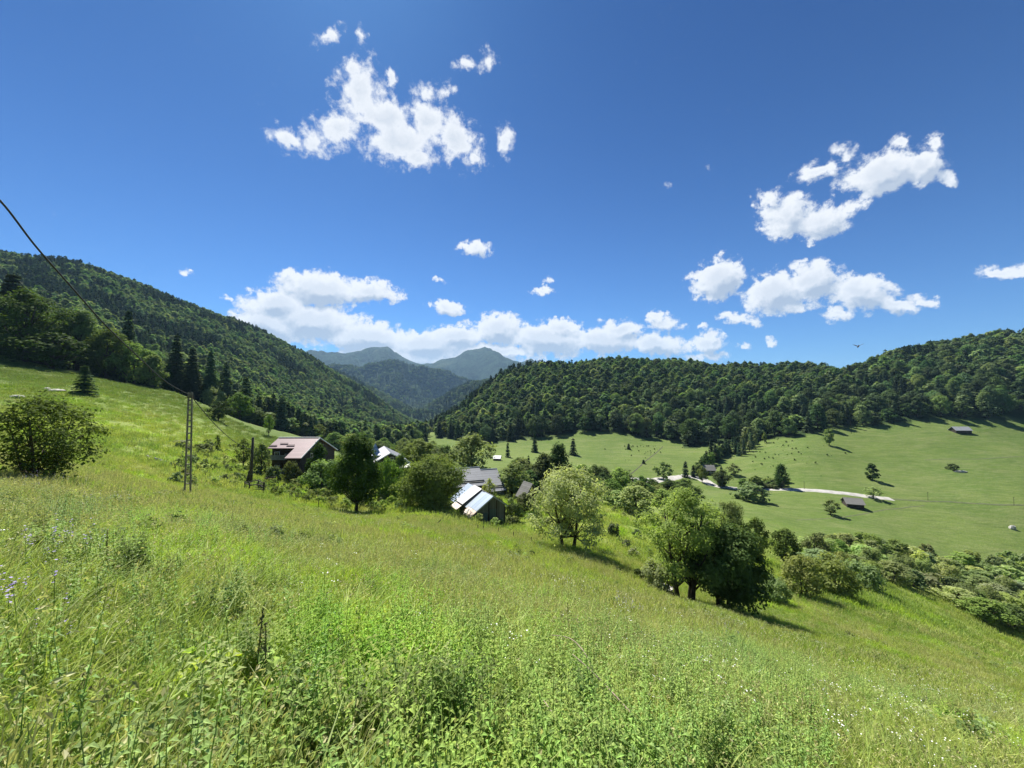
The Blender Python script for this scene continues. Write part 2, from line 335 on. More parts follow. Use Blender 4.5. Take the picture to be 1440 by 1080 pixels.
def ground_material():
    m, T = mat('meadow_ground'); g = T.n('ShaderNodeNewGeometry'); pos = g.outputs['Position']
    c = meadow_colour(T, pos); r = T.vm('LENGTH', pos, out=1)
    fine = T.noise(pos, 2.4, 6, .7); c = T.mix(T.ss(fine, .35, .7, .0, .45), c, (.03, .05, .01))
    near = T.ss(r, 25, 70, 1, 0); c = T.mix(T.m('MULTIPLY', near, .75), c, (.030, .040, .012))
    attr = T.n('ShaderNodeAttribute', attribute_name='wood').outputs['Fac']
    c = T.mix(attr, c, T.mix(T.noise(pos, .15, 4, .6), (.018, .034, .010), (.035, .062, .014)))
    farw = T.ss(r, 2300, 3600)
    cl = T.noise(pos, .011, 7, .75); rock = T.n('ShaderNodeSeparateXYZ', {0: g.outputs['Normal']}).outputs[2]
    mc = T.mix(T.ss(cl, .40, .60), (.012, .034, .020), (.038, .078, .040))
    mc = T.mix(T.ss(T.noise(pos, .0016, 4, .6), .54, .62, 0, .5), mc, (.09, .12, .045))
    c = T.mix(farw, c, mc)
    bh = T.noise(pos, .03, 8, .78); b2 = T.noise(pos, 1.1, 6, .75)
    bmp = T.n('ShaderNodeBump', {'Height': T.m('ADD', T.m('MULTIPLY', T.m('MULTIPLY', bh, farw), 110.), T.m('MULTIPLY', b2, .35)), 'Strength': .9, 'Distance': 1.0}).outputs[0]
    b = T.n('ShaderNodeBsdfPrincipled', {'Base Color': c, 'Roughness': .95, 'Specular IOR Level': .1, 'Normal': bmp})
    T.n('ShaderNodeOutputMaterial', {0: b.outputs[0]}); return m
def grass_material(name, tint=(1, 1, 1), own=None, trans=.35):
    m, T = mat(name); pos = T.n('ShaderNodeNewGeometry').outputs['Position']
    rnd = T.n('ShaderNodeObjectInfo').outputs['Random']
    c = meadow_colour(T, pos) if own is None else T.mix(T.noise(pos, 1.3, 3), own, tuple(x * .75 for x in own))
    c = T.mix(1, c, tint, 'MULTIPLY')
    hue = T.n('ShaderNodeHueSaturation', {'Hue': T.ss(rnd, 0, 1, .485, .515), 'Saturation': 1.0, 'Value': T.ss(T.noise(pos, 9, 2), .3, .7, .7, 1.65), 'Color': c}).outputs[0]
    d = T.n('ShaderNodeBsdfPrincipled', {'Base Color': hue, 'Roughness': .55, 'Specular IOR Level': .2})
    t = T.n('ShaderNodeBsdfTranslucent', {0: T.mix(1, hue, (1.35, 1.4, .85), 'MULTIPLY')})
    x = T.n('ShaderNodeMixShader', {0: trans, 1: d.outputs[0], 2: t.outputs[0]})
    T.n('ShaderNodeOutputMaterial', {0: x.outputs[0]}); return m
def leaf_material(name, dark, light, trans=.3, rough=.5, vscale=.6):
    m, T = mat(name); tc = T.n('ShaderNodeTexCoord').outputs['Object']; oi = T.n('ShaderNodeObjectInfo').outputs['Random']
    pos = T.n('ShaderNodeNewGeometry').outputs['Position']
    n = T.noise(pos, vscale, 4, .65)
    c = T.mix(T.ss(n, .35, .65), dark, light)
    c = T.n('ShaderNodeHueSaturation', {'Hue': T.ss(T.m('FRACT', T.m('MULTIPLY', oi, 7.31)), 0, 1, .475, .52), 'Saturation': T.ss(T.m('FRACT', T.m('MULTIPLY', oi, 3.7)), 0, 1, .85, 1.08), 'Value': T.ss(oi, 0, 1, .7, 1.35), 'Color': c}).outputs[0]
    d = T.n('ShaderNodeBsdfPrincipled', {'Base Color': c, 'Roughness': rough + .2, 'Specular IOR Level': .04})
    t = T.n('ShaderNodeBsdfTranslucent', {0: T.mix(1, c, (1.4, 1.45, .7), 'MULTIPLY')})
    x = T.n('ShaderNodeMixShader', {0: trans, 1: d.outputs[0], 2: t.outputs[0]})
    T.n('ShaderNodeOutputMaterial', {0: x.outputs[0]}); return m
M = {}
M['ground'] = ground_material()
M['bark'] = simple('bark', (.07, .055, .04), .9, bump=.6, scale=8, stretch=(1, 1, .25))
M['leaf_dark'] = leaf_material('leaf_dark', (.045, .080, .018), (.090, .140, .032), .28)
M['leaf_mid'] = leaf_material('leaf_mid', (.095, .145, .036), (.175, .235, .065), .34)
M['leaf_light'] = leaf_material('leaf_light', (.170, .225, .065), (.260, .315, .105), .38)
M['leaf_pale'] = leaf_material('leaf_pale', (.20, .26, .10), (.32, .38, .17), .45)
M['leaf_fresh'] = leaf_material('leaf_fresh', (.21, .28, .09), (.34, .41, .15), .5)
M['wood_mid'] = leaf_material('wood_mid', (.080, .135, .052), (.140, .205, .080), .3)
M['wood_dark'] = leaf_material('wood_dark', (.046, .086, .036), (.090, .140, .056), .25)
M['wood_light'] = leaf_material('wood_light', (.13, .19, .07), (.20, .265, .10), .35)
M['wood_fresh'] = leaf_material('wood_fresh', (.095, .165, .065), (.165, .245, .10), .32)
M['leaf_grey'] = leaf_material('leaf_grey', (.140, .185, .080), (.215, .260, .120), .32)
M['needle'] = leaf_material('needle', (.036, .066, .030), (.068, .108, .046), .12, .6)
M['grass'] = grass_material('grass_blades')
M['grass_dry'] = grass_material('grass_dry', own=(.38, .38, .16), trans=.3)
M['lime_leaf'] = grass_material('lime_leaf', own=(.42, .55, .08), trans=.5)
M['weed'] = grass_material('weed_leaf', tint=(.85, .98, 1.0), trans=.3)
M['petal'] = simple('petal_white', (.82, .82, .78), .6, var=.08)
M['petal_purple'] = simple('petal_purple', (.30, .24, .48), .7, var=.2)
M['petal_yellow'] = simple('petal_yellow', (.65, .55, .05), .6, var=.1)
M['pebble'] = simple('limestone', (.50, .48, .43), .9, scale=4, bump=.4)

# ---------------------------------------------------------------- ground sheet
def inpoly(px, py, poly):
    c = np.zeros(px.shape, bool); n = len(poly); j = n - 1
    for i in range(n):
        xi, yi = poly[i]; xj, yj = poly[j]
        cond = ((yi > py) != (yj > py)) & (px < (xj - xi) * (py - yi) / (yj - yi + 1e-12) + xi); c ^= cond; j = i
    return c
def world_poly(P): # (px, d) outline on the map
    return [tuple(pix(a, 540)[:2] / pix(a, 540)[1] * d) for a, d in P]
WOOD_L = world_poly([(-500, 100), (-200, 105), (0, 140), (60, 138), (100, 148), (180, 153), (240, 160), (290, 168), (330, 184), (400, 196), (440, 205), (480, 215), (560, 240), (600, 380), (600, 900), (600, 1500), (300, 1600), (0, 1300), (-500, 1200)])
WOOD_R = world_poly([(618, 390), (650, 360), (690, 340), (760, 336), (840, 338), (870, 336), (900, 330), (935, 320), (958, 315), (960, 292), (1000, 296), (1040, 298), (1090, 288), (1125, 276), (1160, 288), (1200, 298), (1300, 300), (1440, 298), (2200, 300), (2200, 900), (1400, 820), (1000, 850), (760, 900), (600, 1500), (598, 800)])
def build_ground():
    nA, nR = GX.shape; V = np.stack([GX, GY, GZ], -1).reshape(-1, 3)
    idx = np.arange(nA * nR).reshape(nA, nR); a = idx; b = np.roll(idx, -1, 0)
    Fq = np.stack([a[:, :-1], a[:, 1:], b[:, 1:], b[:, :-1]], -1).reshape(-1, 4)
    V = np.vstack([V, [[0, 0, -1.7]]]); c = nA * nR
    Ft = np.stack([np.full(nA, c), a[:, 0], b[:, 0]], -1)
    me = mesh_np('terrain', V, [Fq[:, ::-1], Ft[:, ::-1]], [M['ground']], smooth=True)
    r = np.hypot(V[:, 0], V[:, 1])
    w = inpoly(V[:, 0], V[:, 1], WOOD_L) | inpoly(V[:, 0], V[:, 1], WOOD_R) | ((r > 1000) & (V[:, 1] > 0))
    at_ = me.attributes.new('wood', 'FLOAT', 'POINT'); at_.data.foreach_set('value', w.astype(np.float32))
    o = link('terrain', me); tag(o, kind='structure'); n = me.polygons[len(me.polygons) // 3].normal
    if n.z < 0: me.flip_normals()
build_ground()

# ---------------------------------------------------------------- trees
def leaf_quads(P, N, size, rng, aspect=1.5, tri=False):
    n = len(P); N = N / (np.linalg.norm(N, axis=1, keepdims=True) + 1e-9)
    t = rng.normal(size=(n, 3)); t -= N * (t * N).sum(1, keepdims=True); t /= np.linalg.norm(t, axis=1, keepdims=True) + 1e-9
    b = np.cross(N, t); s = (size * (.6 + .8 * rng.random(n)))[:, None]
    h = s * aspect * .5; w = s * .5; k = s * .22
    V = np.stack([P - t * h, P - b * w * .95 - t * h * .05 + N * k, P + t * h, P + b * w * .95 + t * h * .1 + N * k * .6], 1).reshape(-1, 3)
    return V, np.arange(4 * n).reshape(n, 4)
def crown_lobes(rng, nl, shape, irr=0):
    """lobe centres and radii in a unit-ish crown: z 0..1, radius 1 = half width"""
    out = []
    for i in range(nl):
        t = (i + .5) / nl; z = t ** .85
        rad = {'round': math.sqrt(max(0, 1 - (2 * z - .92) ** 2 * .98)), 'egg': (math.sin(math.pi * min(1, (z * .93 + .05)) ** .62)) ** .8, 'flat': math.sqrt(max(0, 1 - (z * 1.1 - .25) ** 2))}[shape]
        a = i * 2.399 + rng.uniform(-.5, .5); q = rad * rng.uniform(.45 - irr * .2, .78 + irr * .3) if i < nl - 1 else rad * .2
        out.append((math.cos(a) * q, math.sin(a) * q, z + irr * rng.uniform(-.08, .06), rng.uniform(.26 - irr * .1, .44)))
    return np.array(out)
def tree_mesh(seed, H, W, tf=.22, nleaf=2500, leaf=.3, nl=22, shape='round', stems=1, open_=.0, lean=0, fill=.35, mats=None, up=1.3, irr=0, trunk_r=None, cyl=6, split=False, jag=.5):
    """returns one mesh with bark + leaves, or two meshes (trunk, crown) when split"""
    rng = np.random.default_rng(seed); pr = random.Random(seed)
    L = crown_lobes(pr, nl, shape, irr); z0 = tf * H; ch = (1 - tf) * H
    C = np.stack([L[:, 0] * W / 2 + lean * L[:, 2] * W * .2, L[:, 1] * W / 2, z0 + (.06 + L[:, 2] * .84) * ch], 1)
    rad = L[:, 3] * min(W / 2, ch * .62)
    if open_ > 0: rad *= (1 - open_ * .35)
    tb = MB(); tr = trunk_r or H * .022
    tops = []
    for s in range(stems):
        a = s * 2.4 + .5; o = 0 if stems == 1 else W * .07
        bx, by = math.cos(a) * o, math.sin(a) * o; ex, ey = bx * 3 + pr.uniform(-.04, .04) * W + lean * W * .1, by * 3 + pr.uniform(-.04, .04) * W
        P = []
        for k in range(6):
            t = k / 5; P.append((bx + (ex - bx) * t + pr.uniform(-.01, .01) * W, by + (ey - by) * t, -.4 + t * (z0 + ch * .72 + .4)))
        tb.tube(P, [tr * (1.25 - t * .2 * 5 * .9) if t else tr * 1.5 for t in [k / 5 for k in range(6)]], cyl); tops.append(P)
    for i in range(nl):
        P = tops[i % stems]; zc = C[i, 2]
        k = max(1, min(4, int(5 * max(0, (zc - ch * .30)) / (z0 + ch * .72)))); p0 = Vector(P[k]); p1 = Vector(C[i]); m_ = (p0 + p1) / 2 + Vector((0, 0, -.03 * H)) + Vector((pr.uniform(-1, 1), pr.uniform(-1, 1), 0)) * W * .02
        tb.tube([p0, m_, p1], [tr * .5, tr * .3, tr * .1], 4)
    w = rad ** 2; w /= w.sum(); li = rng.choice(nl, nleaf, p=w)
    D = rng.normal(size=(nleaf, 3)); D /= np.linalg.norm(D, axis=1, keepdims=True)
    D[:, 2] = np.where((D[:, 2] < -.3) & (rng.random(nleaf) < .55), -D[:, 2], D[:, 2])
    # small sub-clumps break the sphere of each lobe
    sub = rng.normal(size=(nl, 9, 3)); sub /= np.linalg.norm(sub, axis=2, keepdims=True); sb = sub[li, rng.integers(0, 9, nleaf)]
    D2 = D * .62 + sb * (.38 + jag * .35); rr = np.where(rng.random(nleaf) < fill, rng.random(nleaf) ** .5, .82 + .25 * rng.random(nleaf))
    P = C[li] + D2 * (rad[li] * rr)[:, None] * np.array([1, 1, .82])
    cen = np.array([0, 0, z0 + ch * .45]); Nn = D * .75 + (P - cen) / np.linalg.norm(P - cen, axis=1, keepdims=True) * .55 + rng.normal(size=(nleaf, 3)) * .42 + np.array([0, 0, up * .5])
    V, Fq = leaf_quads(P, Nn, leaf, rng)
    mats = mats or (M['bark'], M['leaf_mid'])
    tv = np.array(tb.v); 
    f4 = np.array([f for f in tb.f if len(f) == 4], np.int32); 
    if split:
        return tb.mesh('trunk', mats[0], True), mesh_np('crown', V, Fq, [mats[1]])
    VV = np.vstack([tv, V]); FF = [f4, Fq + len(tv)]
    return mesh_np('tree', VV, FF, list(mats), np.concatenate([np.zeros(len(f4)), np.ones(len(Fq))]))
def spruce_mesh(seed, H, W, tiers=16, per=9, seg=4, mats=None, bare=.06, split=False, dens=1.0, leaf=None):
    rng = np.random.default_rng(seed); pr = random.Random(seed); P = []; N = []; S = []
    lf = leaf or H * .035
    for i in range(tiers):
        t = (i + pr.uniform(-.2, .2)) / tiers; t = max(0, t); z = H * (bare + (1 - bare) * t); rad = W / 2 * (1 - t) ** .82 * pr.uniform(.86, 1.1) + W * .03
        nb = max(4, int(per * (1 - t * .6)))
        for b in range(nb):
            a = b * 2 * math.pi / nb + i * 1.3 + pr.uniform(-.25, .25); rl = rad * pr.uniform(.78, 1.12)
            m_ = max(2, int(seg * dens * (.4 + rl / (W / 2))))
            for k in range(m_):
                q = (k + .7) / m_; rr = rl * q; dz = -rl * .38 * q + rl * .16 * q * q
                for sgn in (-1, 0, 1):
                    off = sgn * lf * (.55 + .5 * (1 - q)); 
                    P.append((math.cos(a) * rr - math.sin(a) * off, math.sin(a) * rr + math.cos(a) * off, z + dz - abs(sgn) * lf * .22 + pr.uniform(-.2, .2) * lf))
                    N.append((math.cos(a) * (.45 + .3 * q) + pr.uniform(-.35, .35), math.sin(a) * (.45 + .3 * q) + pr.uniform(-.35, .35), .85)); S.append(lf * pr.uniform(.9, 1.5))
    for k in range(6): P.append((0, 0, H * (.95 + .01 * k))); N.append((pr.uniform(-1, 1), pr.uniform(-1, 1), .1)); S.append(lf * .6)
    P = np.array(P); N = np.array(N); S = np.array(S) / 1.0
    V, Fq = leaf_quads(P, N, S, rng, 1.5)
    tb = MB(); tb.tube([(0, 0, -.03 * H), (0, 0, H * .5), (0, 0, H * .97)], [H * .016, H * .010, H * .002], 6)
    mats = mats or (M['bark'], M['needle'])
    if split: return tb.mesh('trunk', mats[0], True), mesh_np('crown', V, Fq, [mats[1]])
    tv = np.array(tb.v); f4 = np.array([f for f in tb.f if len(f) == 4], np.int32)
    return mesh_np('tree', np.vstack([tv, V]), [f4, Fq + len(tv)], list(mats), np.concatenate([np.zeros(len(f4)), np.ones(len(Fq))]))
def retone(me, matn):
    c = me.copy(); k = len(c.materials) - 1; c.materials[k] = M[matn]; return c

# ---------------------------------------------------------------- scatter of stuff
def scatter(name, protos, P, rot, scl, idx, label=None, cat=None):
    """one object that repeats small forms over the ground"""
    cl = bpy.data.collections.new(name + '_forms')
    for i, me in enumerate(protos):
        o = bpy.data.objects.new('%s_form_%02d' % (name, i), me); cl.objects.link(o)
    me = bpy.data.meshes.new(name); n = len(P); me.vertices.add(n); me.vertices.foreach_set('co', np.asarray(P, np.float32).ravel())
    a = me.attributes.new('rot', 'FLOAT_VECTOR', 'POINT'); a.data.foreach_set('vector', np.asarray(rot, np.float32).ravel())
    scl = np.asarray(scl, np.float32); scl = np.repeat(scl[:, None], 3, 1) if scl.ndim == 1 else scl
    a = me.attributes.new('scl', 'FLOAT_VECTOR', 'POINT'); a.data.foreach_set('vector', scl.ravel())
    a = me.attributes.new('idx', 'INT', 'POINT'); a.data.foreach_set('value', np.asarray(idx, np.int32))
    g = bpy.data.node_groups.new(name + '_scatter', 'GeometryNodeTree')
    g.interface.new_socket('Geometry', in_out='INPUT', socket_type='NodeSocketGeometry'); g.interface.new_socket('Geometry', in_out='OUTPUT', socket_type='NodeSocketGeometry')
    N = g.nodes; gi = N.new('NodeGroupInput'); go = N.new('NodeGroupOutput')
    ci = N.new('GeometryNodeCollectionInfo'); ci.inputs['Collection'].default_value = cl; ci.inputs['Separate Children'].default_value = True; ci.inputs['Reset Children'].default_value = True
    ip = N.new('GeometryNodeInstanceOnPoints'); ip.inputs['Pick Instance'].default_value = True
    def at_(nm, ty):
        q = N.new('GeometryNodeInputNamedAttribute'); q.data_type = ty; q.inputs['Name'].default_value = nm
        return [s for s in q.outputs if s.enabled][0]
    L = g.links; L.new(gi.outputs[0], ip.inputs['Points']); L.new(ci.outputs[0], ip.inputs['Instance']); L.new(at_('idx', 'INT'), ip.inputs['Instance Index'])
    L.new(at_('rot', 'FLOAT_VECTOR'), ip.inputs['Rotation']); L.new(at_('scl', 'FLOAT_VECTOR'), ip.inputs['Scale']); L.new(ip.outputs[0], go.inputs[0])
    o = link(name, me); md = o.modifiers.new('scatter', 'NODES'); md.node_group = g
    return tag(o, label, cat, kind='stuff')
RS = np.random.default_rng(11)
def wedge(n, d0, d1, umin=-1.55, umax=1.55, pw=2.0):
    """random map points inside the viewed wedge between depths d0 and d1"""
    d = (d0 ** pw + (d1 ** pw - d0 ** pw) * RS.random(n)) ** (1 / pw); u = umin + (umax - umin) * RS.random(n)
    return u * d, d
def zrot(n): return np.stack([RS.normal(0, .06, n), RS.normal(0, .06, n), RS.random(n) * 6.283], 1)

def blades(seed, n, rad, h0, h1, w, mats, lean=.35, seeds=0):
    rng = np.random.default_rng(seed); a = rng.random(n) * 6.283; q = rad * np.sqrt(rng.random(n)); x, y = np.cos(a) * q, np.sin(a) * q
    h = h0 + (h1 - h0) * rng.random(n); la = rng.random(n) * 6.283; ln = lean * h * (.3 + rng.random(n)); fa = rng.random(n) * 3.14
    V = []; F4 = []; ww = w * (.6 + .8 * rng.random(n))
    fx, fy = np.cos(fa) * ww / 2, np.sin(fa) * ww / 2
    lv = [(-.18, 0, 1.), (.35, .12, 1.), (.72, .5, .75), (1.0, 1.0, .08)]
    rings = []
    for (t, b, k) in lv:
        z = h * t if t > 0 else np.full(n, -.22); cx, cy = x + np.cos(la) * ln * b, y + np.sin(la) * ln * b
        rings += [np.stack([cx - fx * k, cy - fy * k, z - ln * b * .25], 1), np.stack([cx + fx * k, cy + fy * k, z - ln * b * .25], 1)]
    V = np.stack(rings, 1).reshape(-1, 3); base = (np.arange(n) * 8)[:, None]
    F = np.concatenate([base + np.array([[2 * k, 2 * k + 1, 2 * k + 3, 2 * k + 2]]) for k in range(3)], 0)
    mi = np.zeros(len(F)); Fs = [F]; 
    if seeds:
        tp = V[::8][:seeds] * 0; S = rng.choice(n, seeds, replace=False); tips = (V[S * 8 + 6] + V[S * 8 + 7]) / 2
        P = np.repeat(tips, 6, 0) + rng.normal(size=(seeds * 6, 3)) * np.array([.01, .01, .035]); v2, f2 = leaf_quads(P, rng.normal(size=(len(P), 3)), .016 * np.ones(len(P)), rng, 2.2)
        Fs.append(f2 + len(V)); V = np.vstack([V, v2]); mi = np.concatenate([mi, np.ones(len(f2))])
    return mesh_np('tuft', V, Fs, mats, mi)
def weed_mesh(seed, h, npair, lw, ll, mats, stems=3, spread=.12, flower=None):
    rng = random.Random(seed); V = []; F = []; MI = []
    def add(vs, fs, m):
        b = len(V); V.extend(vs); F.extend([tuple(b + i for i in f) for f in fs]); MI.extend([m] * len(fs))
    for s in range(stems):
        bx, by = rng.uniform(-spread, spread), rng.uniform(-spread, spread); hh = h * rng.uniform(.7, 1.1); la = rng.uniform(0, 6.28); ln = rng.uniform(.02, .16) * hh
        top = lambda t: Vector((bx + math.cos(la) * ln * t * t, by + math.sin(la) * ln * t * t, -.1 + (hh + .1) * t))
        mb = MB(); mb.tube([top(0), top(.5), top(1)], [.004, .003, .0015], 3); add(mb.v, [f for f in mb.f if len(f) == 4], 0)
        for k in range(npair):
            t = .18 + .82 * (k + .5) / npair; p = top(t); a0 = k * 1.57 + rng.uniform(-.3, .3); sc = (1.1 - .6 * t) * rng.uniform(.8, 1.2)
            for sd_ in (0, math.pi):
                a = a0 + sd_ + rng.uniform(-.2, .2); dv = Vector((math.cos(a), math.sin(a), 0)); sv = Vector((-math.sin(a), math.cos(a), 0)); el = rng.uniform(.1, .6); L_ = ll * sc; W_ = lw * sc
                q0 = p; q1 = p + dv * L_ * .45 + Vector((0, 0, L_ * .35 * el)); q2 = p + dv * L_ * .95 + Vector((0, 0, L_ * (.35 * el - .25)))
                up_ = Vector((0, 0, W_ * .22))
                add([q0, q1 + sv * W_ / 2 + up_, q1, q1 - sv * W_ / 2 + up_, q2], [(0, 2, 1), (0, 3, 2), (1, 2, 4), (2, 3, 4)], 1)
        if flower:
            p = top(1)
            for k in range(flower[1]):
                o = Vector((rng.gauss(0, flower[2]), rng.gauss(0, flower[2]), rng.gauss(0, flower[3]))) ; r = flower[0]; nrm = Vector((rng.gauss(0, .3), rng.gauss(0, .3), 1)).normalized(); t1 = nrm.orthogonal(); t2 = nrm.cross(t1)
                add([p + o + (t1 * math.cos(j * 1.047) + t2 * math.sin(j * 1.047)) * r for j in range(6)], [(0, 1, 2, 3, 4, 5)], 2)
    me = bpy.data.meshes.new('weed'); me.from_pydata([tuple(v) for v in V], [], F)
    for m in mats: me.materials.append(m)
    me.polygons.foreach_set('material_index', MI); me.update(); return me
# ---------------------------------------------------------------- the placed trees and bushes
PROTO = {}
def proto(kind, lod, var):
    k = (kind, lod, var)
    if k not in PROTO:
        nl = {'hi': 7000, 'mid': 3200, 'lo': 700}[lod]; lf = {'hi': .24, 'mid': .34, 'lo': .72}[lod]; s = hash(str(k)) % 1 + var * 7 + {'hi': 100, 'mid': 200, 'lo': 300}[lod]
        if kind == 'B': PROTO[k] = tree_mesh(s, 10, 8, .10, nl, lf, 24 if lod != 'lo' else 14, 'round', split=True, jag=.6, irr=.4)
        elif kind == 'E': PROTO[k] = tree_mesh(s + 31, 10, 7, .08, nl, lf, 26 if lod != 'lo' else 14, 'egg', split=True, jag=.45)
        elif kind == 'A': PROTO[k] = tree_mesh(s + 51, 10, 8, .16, int(nl * .55), lf * .9, 26 if lod != 'lo' else 14, 'round', split=True, open_=.7, jag=.9)
        elif kind == 'F': PROTO[k] = tree_mesh(s + 71, 5, 7, .0, nl, lf * .8, 24 if lod != 'lo' else 12, 'flat', split=True, stems=3, jag=.7, trunk_r=.1)
        elif kind == 'S': PROTO[k] = spruce_mesh(s + 91, 10, 4.2, *({'hi': (22, 12, 6), 'mid': (18, 10, 4), 'lo': (12, 7, 2)}[lod]), split=True, leaf={'hi': .3, 'mid': .36, 'lo': .6}[lod])
    return PROTO[k]
SIZE = {'B': (10, 8), 'E': (10, 7), 'A': (10, 8), 'F': (5, 7), 'S': (10, 4.2)}
TONED = {}
def toned(me, tn):
    k = (me.name, tn)
    if k not in TONED: TONED[k] = retone(me, tn)
    return TONED[k]
NAMES = {'B': 'broadleaf_tree', 'E': 'broadleaf_tree', 'A': 'open_crowned_tree', 'F': 'bush', 'S': 'spruce_tree'}
vr = random.Random(77)
def put(kind, tone, p, h, w, label, cat=None, group=None, name=None, lod=None):
    hp = h / p[1] * FPX
    lod = lod or ('hi' if hp > 70 else 'mid' if hp > 24 else 'lo')
    tr, cr = proto(kind, lod, vr.randrange(3)); H, W = SIZE[kind]; sc = (w / W, w / W, h / H); rz = vr.uniform(0, 6.28)
    nm = name or NAMES[kind]; cat = cat or ('bush' if kind == 'F' else 'tree')
    cr = toned(cr, tone)
    e = thing(nm, label, cat, (p[0], p[1], p[2] - .05), rz, group); e.scale = sc
    link('crown', cr, e)
    link('trunk', tr, e)
    return e
def place(kind, tone, px, base, top, wpx, label, d=None, **kw):
    p = atd(px, d) if d else hit(px, base)
    q = pt(px, top, p[1]); h = max(.4, q[2] - p[2]); w = wpx / FPX * p[1]
    return put(kind, tone, p, h, w, label, **kw)
